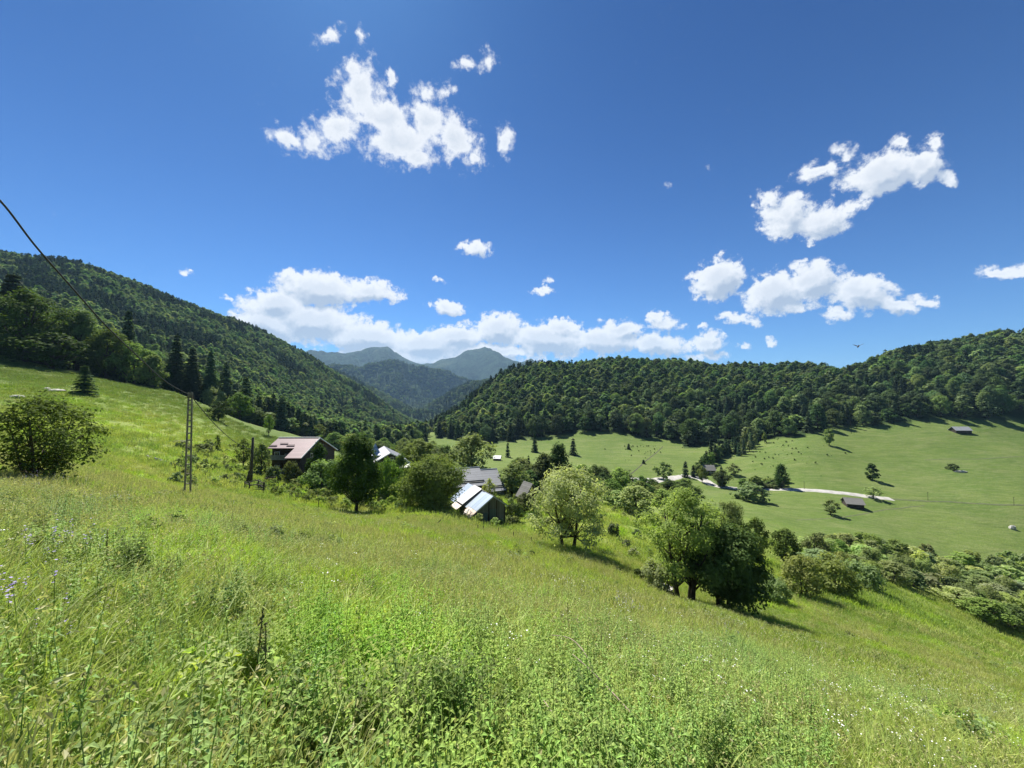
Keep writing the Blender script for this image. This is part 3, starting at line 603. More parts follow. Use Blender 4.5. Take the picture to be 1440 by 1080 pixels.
PL = [
 ('S','needle',118,555,513,30,'young spruce standing alone on the upper left meadow',None),
 ('S','needle',12,None,384,66,'tall dark conifer rising at the left edge of the picture above the wood edge',150),
 ('B','leaf_dark',34,None,408,88,'large round deciduous tree at far left of the wood edge above the meadow',138),
 ('B','leaf_dark',72,None,468,84,'low spreading dark tree overhanging the meadow beside the lone young spruce',134),
 ('E','leaf_mid',108,None,432,66,'tall oval green tree in the wood edge right behind the lone young spruce',152),
 ('B','leaf_mid',150,None,462,58,'pale leaved tree in the wood edge above the yellowish meadow',152),
 ('B','leaf_mid',188,None,480,52,'soft green tree at the wood edge where the power cable crosses it',156),
 ('E','leaf_mid',214,None,498,40,'slim lighter green tree at the meadow edge just left of the concrete pole top',152),
 ('S','needle',178,None,434,30,'tallest slender spruce of the wood above the left meadow',172),
 ('S','needle',247,None,470,30,'black looking spruce directly above the top of the lattice pole, left one of two',166),
 ('S','needle',270,None,488,30,'black looking spruce directly above the top of the lattice pole, right one of two',168),
 ('S','needle',296,None,492,26,'spruce at the meadow edge above the round dark hedge tree',172),
 ('S','needle',318,None,508,26,'spruce between the lattice pole and the red roofed house, on the meadow edge',176),
 ('S','needle',346,None,526,26,'last spruce of the wood edge before the low bushes on the meadow crest',186),
 ('B','leaf_dark',307,592,563,30,'round dark bushy tree standing on the meadow slope right of the lattice pole',None),
 ('F','leaf_grey',300,None,546,34,'pale grey green bush behind the round dark tree on the meadow crest',168),
 ('B','leaf_mid',338,None,552,36,'round bright green tree on the meadow crest below the spruces',172),
 ('A','leaf_mid',378,613,582,15,'small slender tree alone on the meadow crest above the garden',None),
 ('A','leaf_mid',342,656,616,28,'small orchard tree with dark trunk left of the wooden pole',None),
 ('B','leaf_mid',370,None,622,26,'bushy garden tree between the wooden pole and the red roofed house',78),
 ('A','leaf_dark',306,636,611,10,'thin leaning young tree in the terraced garden',None),
 ('F','leaf_grey',252,None,620,34,'grey green garden bush seen behind the lattice pole',74),
 ('F','leaf_mid',290,None,624,30,'low green bush in the garden right of the lattice pole',76),
 ('E','leaf_dark',449,None,621,34,'dark leafy tree growing against the gable of the red roofed house',79),
 ('F','leaf_mid',413,None,650,26,'rounded bush below the windows of the red roofed house',76),
 ('F','leaf_grey',386,None,655,24,'pale flowering bush at the left corner of the red roofed house',74),
 ('F','leaf_mid',456,690,648,66,'wide light green bush in front of the right side of the red roofed house',None),
 ('F','leaf_mid',548,None,648,44,'light bush between the dark oval tree and the multi stemmed broad tree',66),
 ('B','leaf_mid',565,None,636,26,'small tree in front of the dark gable of the metal roofed house',72),
 ('B','leaf_light',592,None,617,58,'light green tree behind and left of the large dark crowned tree in the village',112),
 ('B','leaf_dark',629,None,624,34,'dark small tree tucked between two bigger trees of the village',118),
 ('B','leaf_mid',664,None,609,66,'large full crowned tree directly behind the slate grey roofs',108),
 ('F','leaf_light',615,None,640,40,'light green bushy growth left of the slate grey roofs',100),
 ('B','leaf_mid',720,None,650,50,'rounded tree immediately right of the slate grey roofs',92),
 ('E','leaf_dark',765,None,636,44,'dark tree left part of the pair rising behind the pale leaved orchard tree',110),
 ('E','leaf_dark',785,None,622,44,'tallest dark tree rising behind the pale leaved orchard tree',114),
 ('S','needle',743,None,640,12,'small spruce between the rounded tree and the tall dark tree pair',140),
 ('A','leaf_light',688,None,672,30,'thin pale young tree in front of the slate grey roof, behind the barn',66),
 ('B','leaf_mid',738,722,692,26,'small dark fruit tree on the slope below the little shingled shed',None),
 ('F','leaf_mid',722,None,706,30,'low bush in the grass between the barn and the small fruit tree',62),
 ('B','leaf_mid',831,None,660,20,'small round tree at the hedge end right of the tall dark tree pair',150),
 ('B','leaf_dark',846,None,664,34,'dark tree of the stream hedge, left of the gravel yard',140),
 ('B','leaf_dark',871,None,659,38,'round dark tree at the left end of the gravel yard',165),
 ('B','leaf_mid',856,None,674,44,'middle green tree of the stream hedge behind the pale orchard tree',112),
 ('B','leaf_light',893,None,682,52,'light willow like tree on the slope edge left of the big twin trees',88),
 ('B','leaf_light',868,None,690,40,'pale rounded bushy tree at the top edge of the dry grass slope',92),
 ('B','leaf_mid',931,None,650,25,'rounded tree standing alone in front of the gravel yard',None),
 ('B','leaf_mid',940,None,676,50,'green tree of the stream hedge below the gravel yard',150),
 ('B','leaf_mid',960,None,672,36,'taller green tree of the stream hedge in front of the curved road',155),
 ('B','leaf_mid',1024,None,702,32,'rounded treetop peeping out behind the right shoulder of the big twin trees',75),
 ('B','leaf_dark',1058,None,727,34,'dark rounded bush tree behind the right edge of the big twin trees',72),
 ('S','needle',964,671,648,11,'spruce left of the house on the far side of the valley road',None),
 ('S','needle',975,671,654,9,'smaller spruce close to the house beyond the valley road',None),
 ('B','leaf_mid',985,None,654,14,'slim tree left of the house beyond the valley road',None),
 ('B','leaf_dark',1013,None,660,26,'dark tree in front of the right end of the house beyond the valley road',200),
 ('S','needle',1012,None,655,12,'spruce in front of the house beyond the valley road',202),
 ('B','leaf_mid',1029,None,653,18,'green tree right of the house beyond the valley road',222),
 ('F','leaf_grey',1051,None,680,48,'grey green rounded willow bush by the valley road',172),
 ('B','leaf_mid',1061,None,668,22,'small tree behind the grey green willow bush at the valley road',198),
 ('B','leaf_mid',1042,None,672,18,'little roadside tree between the spruce group and the willow bush',198),
 ('F','leaf_mid',1084,None,681,18,'low roadside bush left of the lone dark oval tree',196),
 ('E','leaf_dark',1099,686,652,21,'dark oval tree standing alone beside the valley road',None),
 ('E','leaf_dark',1227,676,652,19,'dark cone shaped bush standing alone in the middle of the right field',None),
 ('B','leaf_mid',1166,626,602,15,'small round tree alone near the wood on the upper right field',None),
 ('B','leaf_light',1168,724,703,21,'small light green tree in the field left of the dark hut',None),
 ('A','leaf_light',1228,701,684,24,'sparse thin tree at the end of the valley road above the dark hut',None),
 ('B','leaf_dark',969,None,588,34,'dark tree cluster at the corner of the wood above the two fields',312),
 ('S','needle',714,643,622,8,'small spruce alone on the field right of the white hay hut',None),
 ('S','needle',752,636,606,10,'tall spruce alone at the top of the field, above the village',None),
 ('S','needle',806,640,616,12,'spruce in the middle of the field above the pale orchard tree',None),
 ('S','needle',884,632,624,7,'tiny spruce alone on the middle field',None),
 ('S','needle',905,652,646,6,'tiny spruce on the diagonal ditch of the middle field',None),
 ('B','leaf_dark',1105,798,743,42,'small dark crowned tree with bare trunk on the slope right of the big twin trees',None),
 ('F','leaf_light',1128,838,782,62,'grey green bushy willow nearest to the big twin trees on the right',None),
 ('F','leaf_fresh',1172,836,784,66,'bright rounded willow bush on the slope edge, second of the row',None),
 ('F','leaf_pale',1212,828,790,56,'bright rounded willow bush at the right end of the slope edge row',None),
 ('F','leaf_pale',1092,848,812,40,'pale low bush touching the big twin trees on the right',None),
 ('B','leaf_mid',1140,None,748,34,'bushy tree behind the small dark crowned tree on the right slope',84),
 ('F','leaf_pale',925,834,792,50,'pale sapling bush left of the big twin trees',None),
 ('F','leaf_dark',899,815,800,22,'small dark purple green bush at the slope edge by the stone ring',None),
 ('F','leaf_dark',948,846,832,16,'tiny dark bush at the foot of the big left trunk',None),
 ('F','leaf_grey',862,755,735,22,'twiggy grey bush in the dry grass right of the pale orchard tree',None),
]
for (k, tn, px, base, top, w, lab, d) in PL:
    if base is None and d is None:
        d = {931: 212, 985: 208}[px]
    place(k, tn, px, base, top, w, lab, d)

# near trees, each with a form of its own
def hero(name, label, px, base, top, wpx, tone, d=None, cat='tree', **kw):
    p = atd(px, d) if d else hit(px, base)
    h = pt(px, top, p[1])[2] - p[2]; w = wpx / FPX * p[1]
    tr, cr = tree_mesh(kw.pop('seed'), h, w, mats=(M['bark'], M[tone]), split=True, **kw)
    e = thing(name, label, cat, (p[0], p[1], p[2] - .05)); link('trunk', tr, e); link('crown', cr, e); return e
hero('bush', 'large loose bush with several dark stems in the grass at the left edge', 55, 678, 558, 132, 'leaf_dark', cat='bush', seed=5, tf=.08, nleaf=6500, leaf=.115, nl=46, shape='round', stems=5, open_=.45, jag=1.0, trunk_r=.06, fill=.5, irr=.9)
hero('broadleaf_tree', 'dark dense oval tree with short bare trunk in front of the village houses', 501, 722, 610, 82, 'leaf_dark', seed=8, tf=.17, nleaf=20000, leaf=.19, nl=40, shape='egg', jag=.35, trunk_r=.2)
hero('broadleaf_tree', 'broad round multi stemmed tree left of the metal roofed barn', 606, 716, 644, 96, 'leaf_light', seed=12, tf=.06, nleaf=20000, leaf=.2, nl=44, shape='round', stems=4, jag=.7, trunk_r=.14, irr=.4)
hero('open_crowned_tree', 'pale yellow green orchard tree with forked dark trunk on the slope right of the barn', 800, 770, 652, 118, 'leaf_pale', seed=15, tf=.08, nleaf=11000, leaf=.18, nl=46, shape='round', stems=2, open_=.8, jag=1.0, trunk_r=.16, irr=1.0)
hero('open_crowned_tree', 'big light leaved tree, left one of the twin trees on the slope edge', 964, 848, 684, 118, 'leaf_fresh', seed=21, tf=.24, nleaf=13500, leaf=.15, nl=50, shape='round', stems=3, open_=.9, jag=1.1, trunk_r=.2, fill=.4, irr=.8)
hero('broadleaf_tree', 'big darker green tree, right one of the twin trees, crown reaching the ground', 1020, 858, 738, 104, 'leaf_mid', seed=26, tf=.14, nleaf=24000, leaf=.18, nl=46, shape='round', stems=2, jag=.8, trunk_r=.16, lean=.55, irr=.5)

# young plantation between the fields and the row by the valley house
rg = random.Random(5)
for i in range(34):
    t = rg.random(); px = 1000 + t * 66 + rg.uniform(-10, 10); d = 262 + t * 20 + rg.uniform(-14, 14)
    p = atd(px, d); kk = rg.choice('SSE')
    put(kk, 'needle' if kk == 'S' else rg.choice(['leaf_mid', 'leaf_grey']), p, rg.uniform(7, 12), rg.uniform(3.2, 5), 'young tree of the dense plantation between the two fields above the valley house', group='young trees of the plantation between the fields')
for i in range(14):
    t = i / 13; px = 978 + t * 34; d = 222 + t * 42
    p = atd(px + rg.uniform(-3, 3), d); put(rg.choice('BE'), rg.choice(['leaf_mid', 'leaf_dark']), p, rg.uniform(6, 9), rg.uniform(5, 7), 'dark hedgerow tree running uphill behind the valley house', group='hedgerow trees behind the valley house')
# bushes along the meadow crest
for i in range(16):
    t = i / 15; px = 326 + t * 118; d = 178 + t * 26
    p = atd(px + rg.uniform(-3, 3), d + 4); put('B', 'leaf_grey' if i % 3 == 1 else 'leaf_mid', p, rg.uniform(5, 9.5), rg.uniform(7, 11), ('pale' if i % 3 == 1 else 'mid green') + ' rounded tree on the left meadow crest, ' + ('next to the dark round tree' if t < .3 else 'middle of the row' if t < .65 else 'above the red roofed house'), group='rounded trees along the crest of the left meadow')
# trees below the village towards the gorge
for i in range(26):
    px = rg.uniform(440, 640); d = rg.uniform(150, 235)
    p = atd(px, d); tn = rg.choice(['leaf_mid', 'leaf_mid', 'leaf_light']); put('B', tn, p, rg.uniform(7, 12), rg.uniform(8, 12), {'leaf_mid': 'mid green', 'leaf_dark': 'dark', 'leaf_light': 'pale green'}[tn] + ' rounded tree of the leafy belt ' + ('behind the red roofed house' if px < 490 else 'behind the turret house' if px < 570 else 'left of the large village tree'), group='trees in the leafy belt behind the village')
# stream hedge from village to road
for i in range(30):
    t = rg.random(); px = 720 + t * 260; d = 128 + rg.uniform(-22, 26) + t * 16
    p = atd(px, d); tn = rg.choice(['leaf_mid', 'leaf_dark', 'leaf_mid', 'leaf_light']); put('B', tn, p, rg.uniform(5.5, 9.5), rg.uniform(7, 10), {'leaf_mid': 'mid green', 'leaf_dark': 'dark', 'leaf_light': 'pale green'}[tn] + ' bushy tree of the stream hedge, ' + ('near the shingled shed' if px < 800 else 'between orchard tree and gravel yard' if px < 890 else 'below the gravel yard'), group='bushy trees of the stream hedge')
for i in range(12):
    px = rg.uniform(1045, 1110); d = rg.uniform(198, 206)
    p = atd(px, d); put('F', rg.choice(['leaf_mid', 'leaf_dark']), p, rg.uniform(2, 4), rg.uniform(5, 8), 'low bush in the roadside row beside the lone dark oval tree', group='low roadside bushes by the valley road')
# willow thicket in the valley bottom on the right
TH = [(1128, 96), (1150, 112), (1200, 120), (1260, 124), (1330, 128), (1400, 132), (1520, 134), (1520, 88), (1440, 78), (1370, 74), (1330, 80), (1260, 84), (1225, 76), (1170, 72), (1130, 78)]
n = 0
cand = []
while n < 135:
    px = rg.uniform(1100, 1540); d = rg.uniform(66, 150)
    if not inpoly(np.array([px]), np.array([d]), TH)[0]: continue
    if 1250 < px < 1350 and 98 < d < 106: continue
    p = atd(px, d); 
    if any((p - q).length < 4.4 for q in cand): n += .2; continue
    cand.append(p); n += 1
    tn = rg.choice(['leaf_light', 'leaf_fresh', 'leaf_grey', 'leaf_fresh', 'leaf_fresh', 'leaf_pale', 'leaf_mid']); kk = rg.choice('FFFBB')
    lab = {'leaf_light': 'bright green', 'leaf_fresh': 'fresh', 'leaf_pale': 'pale', 'leaf_grey': 'grey green', 'leaf_mid': 'dark green'}[tn] + (' low spreading' if kk == 'F' else ' upright rounded') + ' willow of the valley thicket, ' + ('uphill side, ' if d < 88 else 'middle, ' if d < 112 else 'field side, ') + ('behind the slope edge bushes' if px < 1240 else 'below the dark hut' if px < 1350 else 'towards the right edge')
    put(kk, tn, p, rg.uniform(2.8, 5.4), rg.uniform(4.5, 7.6), lab, cat='tree', group='willows of the valley bottom thicket', name='willow')

# ---------------------------------------------------------------- the woods
HZ = np.maximum.accumulate(GZ / RG, axis=1)                      # horizon of bare ground seen so far, per azimuth
CAN = GZ + 11.0 * (inpoly(GX.ravel(), GY.ravel(), WOOD_L) | inpoly(GX.ravel(), GY.ravel(), WOOD_R)).reshape(GX.shape)
HC = np.maximum.accumulate(CAN / RG, axis=1)
def seen(x, y, ztop, table, back=1):
    az = np.degrees(np.arctan2(x, y)); r = np.hypot(x, y); i = np.clip(np.searchsorted(AZ, az) - 1, 0, len(AZ) - 1)
    j = np.clip((np.log(r / RR[0]) / math.log(RR[1] / RR[0])).astype(int) - back, 0, NR - 1)
    return ztop / r - table[i, j]
fx, fy, fs = [], [], []
for zone, bands in ((WOOD_L, ((95, 300, 7.2), (300, 700, 7.8), (700, 1250, 9.5))), (WOOD_R, ((200, 420, 9.6), (420, 700, 9.4), (700, 1250, 11))), (None, ((1250, 2200, 13.5), (2200, 3700, 20)))):
    for (d0, d1, s) in bands:
        u0, u1 = (-1.7, 1.7) if zone else (-.75, .25)
        gx, gy = np.meshgrid(np.arange(u0 * d1, u1 * d1, s), np.arange(d0, d1, s)); gx = gx.ravel() + RS.uniform(-.45, .45, gx.size) * s; gy = gy.ravel() + RS.uniform(-.45, .45, gy.size) * s
        k = (gx / gy > u0) & (gx / gy < u1) & (gy >= d0) & (gy < d1)
        if zone: k &= inpoly(gx, gy, zone)
        fx.append(gx[k]); fy.append(gy[k]); fs.append(np.full(k.sum(), s))
fx = np.concatenate(fx); fy = np.concatenate(fy); fs = np.concatenate(fs); fz = ground(fx, fy)
left = inpoly(fx, fy, WOOD_L)
kn = fbm(fx / 70, fy / 70, 3, 60) + RS.normal(0, .16, len(fx)) + np.where(left, np.clip((fz - 20) / 700, -.1, .14) - .05, -.20 + np.clip((120 - fx) / 900, 0, .2)) + .05
kn = np.where(left & (fy < 230) & (fx > -135) & (fx < -80), kn + .35, kn)
kn = np.where(~left & (fy < 430) & (fx < 20), kn - .25, kn)
spr = kn > .12
fh = np.where(spr, RS.uniform(12, 21, len(fx)), RS.uniform(11, 19, len(fx))) * (fs / 8) ** .12
edge = (fy < 330) & ~left; fh = fh * np.where(edge & ~spr, RS.uniform(.7, 1.15, len(fx)), 1)
fh = np.where(left & (fy < 250), fh * .92, fh)
fw = np.where(spr, fh * RS.uniform(.34, .50, len(fx)), np.maximum(fs * 1.35, fh * RS.uniform(.55, .85, len(fx))))
v = seen(fx, fy, fz + fh, HZ) > -.004
fx, fy, fz, fh, fw, spr, left, fs = [a[v] for a in (fx, fy, fz, fh, fw, spr, left, fs)]
show = np.minimum(seen(fx, fy, fz + fh, HC, 2) * FPX * np.hypot(fx, fy) / fy, fh / fy * FPX) * fw / fy
show = np.where((np.abs(fx / fy) < 1.32) , show, 0)
indiv = np.zeros(len(fx), bool)
for sel, lim in ((spr, 262), (~spr, 240)):
    ii = np.where(sel)[0]; ii = ii[np.argsort(-show[ii])][:lim]; indiv[ii] = True
for i in np.where(indiv)[0]:
    L = bool(left[i]); S = bool(spr[i])
    lab = {(1, 1): 'dark spruce in the wood above the left meadow and on the mountain flank behind', (1, 0): 'deciduous tree in the wood above the left meadow and on the mountain flank behind',
           (0, 1): 'dark conifer in the wood on the hill above the valley fields', (0, 0): 'full crowned deciduous tree in the wood on the hill above the valley fields'}[(int(L), int(S))]
    grp = {(1, 1): 'spruces of the left wood', (1, 0): 'deciduous trees of the left wood', (0, 1): 'conifers of the wood on the right hill', (0, 0): 'deciduous trees of the wood on the right hill'}[(int(L), int(S))]
    sxp, _ = scr(fx[i], fy[i], fz[i]); dd_ = fy[i]
    if L:
        where = ('far left' if sxp < 110 else 'above the yellowish meadow' if sxp < 235 else 'above the lattice pole' if sxp < 345 else 'above the red roofed house' if sxp < 460 else 'on the slope above the gorge')
        lab = ('dark spruce ' if S else 'deciduous tree ') + ('at the near edge of the left wood, ' if dd_ < 190 else 'inside the left wood, ' if dd_ < 330 else 'higher on the left mountain, ') + where
    else:
        where = ('on the flank above the gorge' if sxp < 700 else 'above the village field' if sxp < 960 else 'above the plantation' if sxp < 1110 else 'above the lone field tree' if sxp < 1260 else 'above the field cabin')
        lab = ('conifer ' if S else 'deciduous tree ') + ('in front row of the right wood, ' if dd_ < 345 else 'inside the right wood, ' if dd_ < 450 else 'near the crest of the right wood, ') + where
    tn = 'needle' if S else vr.choice(['wood_mid', 'wood_mid', 'wood_mid', 'wood_dark', 'wood_light'] if L else ['wood_mid', 'wood_dark', 'wood_dark', 'wood_mid', 'wood_light'])
    lab = {'needle': '', 'wood_mid': 'mid green ', 'wood_dark': 'dark ', 'wood_light': 'light green '}[tn] + ('tall ' if fh[i] > (16.5 if S else 15) else 'low ') + lab.replace('dark spruce', 'spruce').replace('deciduous ', '')
    put('S' if S else vr.choice('BE'), tn, (fx[i], fy[i], fz[i] - .3), fh[i], fw[i], lab, group=grp)
WM = {}
forms = []; 
for v_ in range(4):
    forms.append(toned(tree_mesh(500 + v_, 10, 8, .06, 420, 1.0, 13, 'round' if v_ % 2 else 'egg', jag=.6, trunk_r=.15, cyl=4), ['wood_mid', 'wood_dark', 'wood_mid', 'wood_light'][v_]))
formsL = [toned(f, t) for f, t in zip(forms, ['wood_fresh', 'wood_mid', 'wood_fresh', 'wood_light'])]
for v_ in range(3): forms.append(spruce_mesh(600 + v_, 10, 4.2, 11, 7, 2, leaf=.75))
for zone, sel, lab, cat in (('forest_left', left, 'mixed wood of deciduous trees and spruces covering the mountain on the left', 'forest'),
                       ('forest_right', ~left & (fy < 1250), 'dense mixed wood covering the long hill on the right side of the valley', 'forest'),
                       ('forest_far', ~left & (fy >= 1250), 'hazy woods on the hills at the head of the valley', 'forest')):
    k = sel & ~indiv; n = int(k.sum()); ix = np.where(spr[k], 4 + RS.integers(0, 3, n), RS.choice([0, 1, 2, 3], n, p=[.38, .26, .28, .08]))
    sx = np.where(spr[k], fw[k] / 4.2, fw[k] / 8)
    scatter(zone, formsL + forms[4:] if zone == 'forest_left' else forms, np.stack([fx[k], fy[k], fz[k] - .4], 1), np.stack([np.zeros(n), np.zeros(n), RS.random(n) * 6.28], 1), np.stack([sx, sx, fh[k] / 10], 1), ix, lab, cat)
    print(zone, n)
# ---------------------------------------------------------------- materials for built things
def striped(name, c1, c2, freq, axis=0, rough=.6, metal=0.0, ridge=0.0, spec=.4, dirt=.35, dirtcol=None):
    m, T = mat(name); p = T.n('ShaderNodeTexCoord').outputs['Object']; s = T.n('ShaderNodeSeparateXYZ', {0: p}).outputs[axis]
    f = T.m('FRACT', T.m('MULTIPLY', s, freq)); cell = T.m('FLOOR', T.m('MULTIPLY', s, freq))
    rn = T.n('ShaderNodeTexWhiteNoise', {'W': cell}, noise_dimensions='1D').outputs[0]
    c = T.mix(rn, c1, c2); n = T.noise(p, 1.2, 5, .65)
    c = T.mix(T.ss(n, .45, .75, 0, dirt), c, dirtcol or tuple(x * .5 for x in c1))
    gap = T.ss(T.m('ABSOLUTE', T.m('SUBTRACT', f, .5)), .40, .5)
    c = T.mix(T.m('MULTIPLY', gap, .55), c, tuple(x * .25 for x in c1))
    b = T.n('ShaderNodeBsdfPrincipled', {'Base Color': c, 'Roughness': rough, 'Metallic': metal, 'Specular IOR Level': spec})
    T.t.links.new(T.n('ShaderNodeBump', {'Height': gap, 'Strength': .5, 'Distance': -.03}).outputs[0], b.inputs['Normal'])
    T.n('ShaderNodeOutputMaterial', {0: b.outputs[0]}); return m
M['plank'] = striped('weathered_planks', (.085, .085, .072), (.145, .145, .125), 5, 0, .9)
M['plank_green'] = striped('faded_green_planks', (.07, .10, .085), (.11, .14, .12), 5, 0, .9)
M['dark_wood'] = striped('dark_timber', (.028, .020, .016), (.050, .036, .028), 4, 2, .85)
M['zinc_blue'] = striped('zinc_sheet', (.33, .40, .47), (.40, .46, .52), 1.1, 1, .38, .5, dirt=.15)
M['zinc_white'] = striped('pale_zinc_sheet', (.46, .46, .45), (.53, .52, .51), 1.1, 1, .45, .2, dirt=.12)
M['rust'] = striped('rusty_sheet', (.50, .40, .30), (.62, .58, .52), 1.6, 1, .6, .1, dirt=.8, dirtcol=(.30, .13, .06))
M['red_roof'] = striped('faded_red_roofing', (.10, .040, .050), (.145, .065, .078), 2.2, 1, .55, dirt=.35, dirtcol=(.19, .11, .125))
M['slate'] = striped('slate_grey_roofing', (.13, .14, .155), (.17, .18, .195), 2.6, 2, .6, dirt=.3)
M['shingle'] = striped('silvered_shingles', (.15, .145, .13), (.20, .195, .18), 3, 2, .9)
M['white'] = simple('chalk_white_paint', (.72, .72, .70), .6, var=.1)
M['grey_paint'] = simple('pale_grey_boards', (.30, .31, .31), .8, var=.2)
M['pane'] = simple('dark_window_pane', (.02, .025, .03), .12, var=.1, spec=.8)
M['concrete'] = simple('weathered_concrete', (.23, .20, .16), .9, var=.35, scale=2.5, bump=.3)
M['pole_dark'] = simple('dark_pole', (.055, .048, .040), .9, var=.3, scale=2.5, bump=.3)
M['cable'] = simple('cable_sheath', (.025, .025, .028), .6)
M['rock'] = simple('pale_rock', (.38, .37, .33), .9, var=.35, scale=2, bump=.6)
M['straw'] = simple('dry_stalk', (.30, .24, .17), .8, var=.3, scale=20)
M['dock'] = simple('seed_head_brown', (.17, .17, .06), .9, var=.4, scale=30)
M['plume'] = simple('feathers', (.03, .025, .022), .8)
mroad, T = mat('gravel_road'); p_ = T.n('ShaderNodeNewGeometry').outputs['Position']
c_ = T.mix(T.ss(T.noise(p_, .5, 5, .6), .35, .65), (.42, .40, .37), (.30, .29, .26)); b_ = T.n('ShaderNodeBsdfPrincipled', {'Base Color': c_, 'Roughness': .95}); T.n('ShaderNodeOutputMaterial', {0: b_.outputs[0]})
mtrack, T = mat('earth_track'); p_ = T.n('ShaderNodeNewGeometry').outputs['Position']
c_ = T.mix(T.ss(T.noise(p_, .6, 5, .6), .35, .65), (.10, .11, .04), (.06, .08, .025)); b_ = T.n('ShaderNodeBsdfPrincipled', {'Base Color': c_, 'Roughness': .95}); T.n('ShaderNodeOutputMaterial', {0: b_.outputs[0]})

# ---------------------------------------------------------------- road, yard, tracks
def ribbon(name, P, w, m, lift=.10, step=1.2):
    P = [Vector((p[0], p[1])) for p in P]; Q = []
    for a, b in zip(P[:-1], P[1:]):
        n = max(1, int((b - a).length / step)); Q += [a + (b - a) * (k / n) for k in range(n)]
    Q.append(P[-1])
    for _ in range(6): Q = [Q[0]] + [(Q[i - 1] + Q[i] * 2 + Q[i + 1]) / 4 for i in range(1, len(Q) - 1)] + [Q[-1]]
    V = []; K = 5
    for i, q in enumerate(Q):
        t = (Q[min(i + 1, len(Q) - 1)] - Q[max(i - 1, 0)]).normalized(); s = Vector((-t.y, t.x)); wi = w[0] + (w[1] - w[0]) * i / (len(Q) - 1) if isinstance(w, tuple) else w
        wi *= 1 + .12 * math.sin(i * .9) * math.sin(i * .37)
        for k in range(K):
            o = q + s * wi * (k / (K - 1) - .5); V.append((o.x, o.y, float(ground(o.x, o.y)) + (lift if 0 < k < K - 1 else -.02)))
    F = [(i * K + k, i * K + k + 1, (i + 1) * K + k + 1, (i + 1) * K + k) for i in range(len(Q) - 1) for k in range(K - 1)]
    o = link(name, mesh_np(name, V, np.array(F), [m])); tag(o, kind='structure'); return o
def hp(L): return [hit(a, b, 30) for a, b in L]
ribbon('gravel_road', hp([(958, 669), (975, 670.6), (986, 673), (993, 677), (1001, 682), (1012, 684.5), (1032, 686.5), (1075, 688), (1120, 689), (1160, 691), (1200, 695.5), (1254, 702)]), (6.5, 4.2), mroad)
ribbon('gravel_yard', hp([(880, 675), (900, 675), (918, 676), (936, 673.5), (960, 669.5)]), (12, 5), mroad, .14)
ribbon('earth_track', hp([(1254, 702), (1290, 704), (1340, 706), (1400, 710), (1460, 713)]), 1.6, mtrack)
ribbon('ditch', hp([(882, 669), (900, 656), (915, 643), (932, 628)]), .7, M['dark_wood'], .05)

ribbon('ditch', hp([(1300, 647), (1330, 645.5), (1370, 646), (1410, 643.5), (1450, 642)]), .9, mtrack, .05)
ribbon('earth_track', hp([(1120, 731), (1180, 728), (1250, 716), (1300, 711)]), .8, mtrack, .05)
# ---------------------------------------------------------------- buildings
def gable(o, ridge, L, wl, wr, zr, zl, zrr, zb, ovh=.35):
    """frame of a gabled building: o = apex of the near gable on the map, ridge = unit vector away from it; returns point function P(along, across, z)"""
    rd = Vector((ridge[0], ridge[1], 0)).normalized(); rt = Vector((rd.y, -rd.x, 0))
    return lambda a, s, z: Vector((o[0], o[1], 0)) + rd * a + rt * s + Vector((0, 0, z))
def local(root, pts_): return [root.matrix_basis.inverted() @ Vector(p) for p in pts_]
def building(name, label, cat, o, ridge, L, wl, wr, zr, zl, zrr, zb, wallm, roofm, th=.12, ovh=.4, roof_split=None, group=None):
    rd = Vector((ridge[0], ridge[1], 0)).normalized(); rz = math.atan2(rd.y, rd.x) - math.pi / 2
    zg = zb; root = thing(name, label, cat, (o[0], o[1], zg), rz, group)     # local +Y along the ridge, +X to the right of it
    zr, zl, zrr = zr - zg, zl - zg, zrr - zg; fo = -1.2
    w = MB(); A = [(-wl, 0, fo), (wr, 0, fo), (wr, 0, zrr), (0, 0, zr), (-wl, 0, zl)]; B = [(x, L, z) for x, y, z in A]
    w.add(A + B, [(0, 1, 2, 3, 4), (9, 8, 7, 6, 5), (0, 5, 6, 1), (1, 6, 7, 2), (4, 9, 5, 0), (2, 7, 8, 3), (3, 8, 9, 4)]); w.build('wall', wallm, root)
    sl = (zr - zl) / wl; sr = (zr - zrr) / wr; e = th * .6 + .004
    for side, wd, s_, m in ((-1, wl, sl, roofm[0]), (1, wr, sr, roofm[1])):
        if m is None: continue
        P = [(0, -ovh, zr + e), (0, L + ovh, zr + e), (side * (wd + ovh), L + ovh, zr - s_ * (wd + ovh) + e), (side * (wd + ovh), -ovh, zr - s_ * (wd + ovh) + e)]
        if side < 0: P = P[::-1]
        P = [(x, y, z + th) for x, y, z in P][::-1]
        MB().slab(P, th).build('roof', m, root)
    return root
def window(root, x, y, z, w, h, face='Y', mullions=1, name='window'):
    """frame with a pane set into it; face Y = in the near gable plane, X = in a side wall"""
    f = MB(); t = .07; q = lambda a, b, da, db, dep: (((x + a, y, z + b), (da, dep, db)) if face == 'Y' else ((x, y + a, z + b), (dep, da, db)))
    for a in (-w / 2 + t / 2, w / 2 - t / 2): f.box(*q(a, 0, t, h, .09))
    for b in (-h / 2 + t / 2, h / 2 - t / 2): f.box(*q(0, b, w - 2 * t, t, .09))
    for k in range(mullions): f.box(*q(-w / 2 + w * (k + 1) / (mullions + 1), 0, .045, h - 2 * t, .07))
    fo = f.build(name, M['white'], root); MB().box(*q(0, 0, w - 2 * t, h - 2 * t, .03)).build('pane', M['pane'], fo)
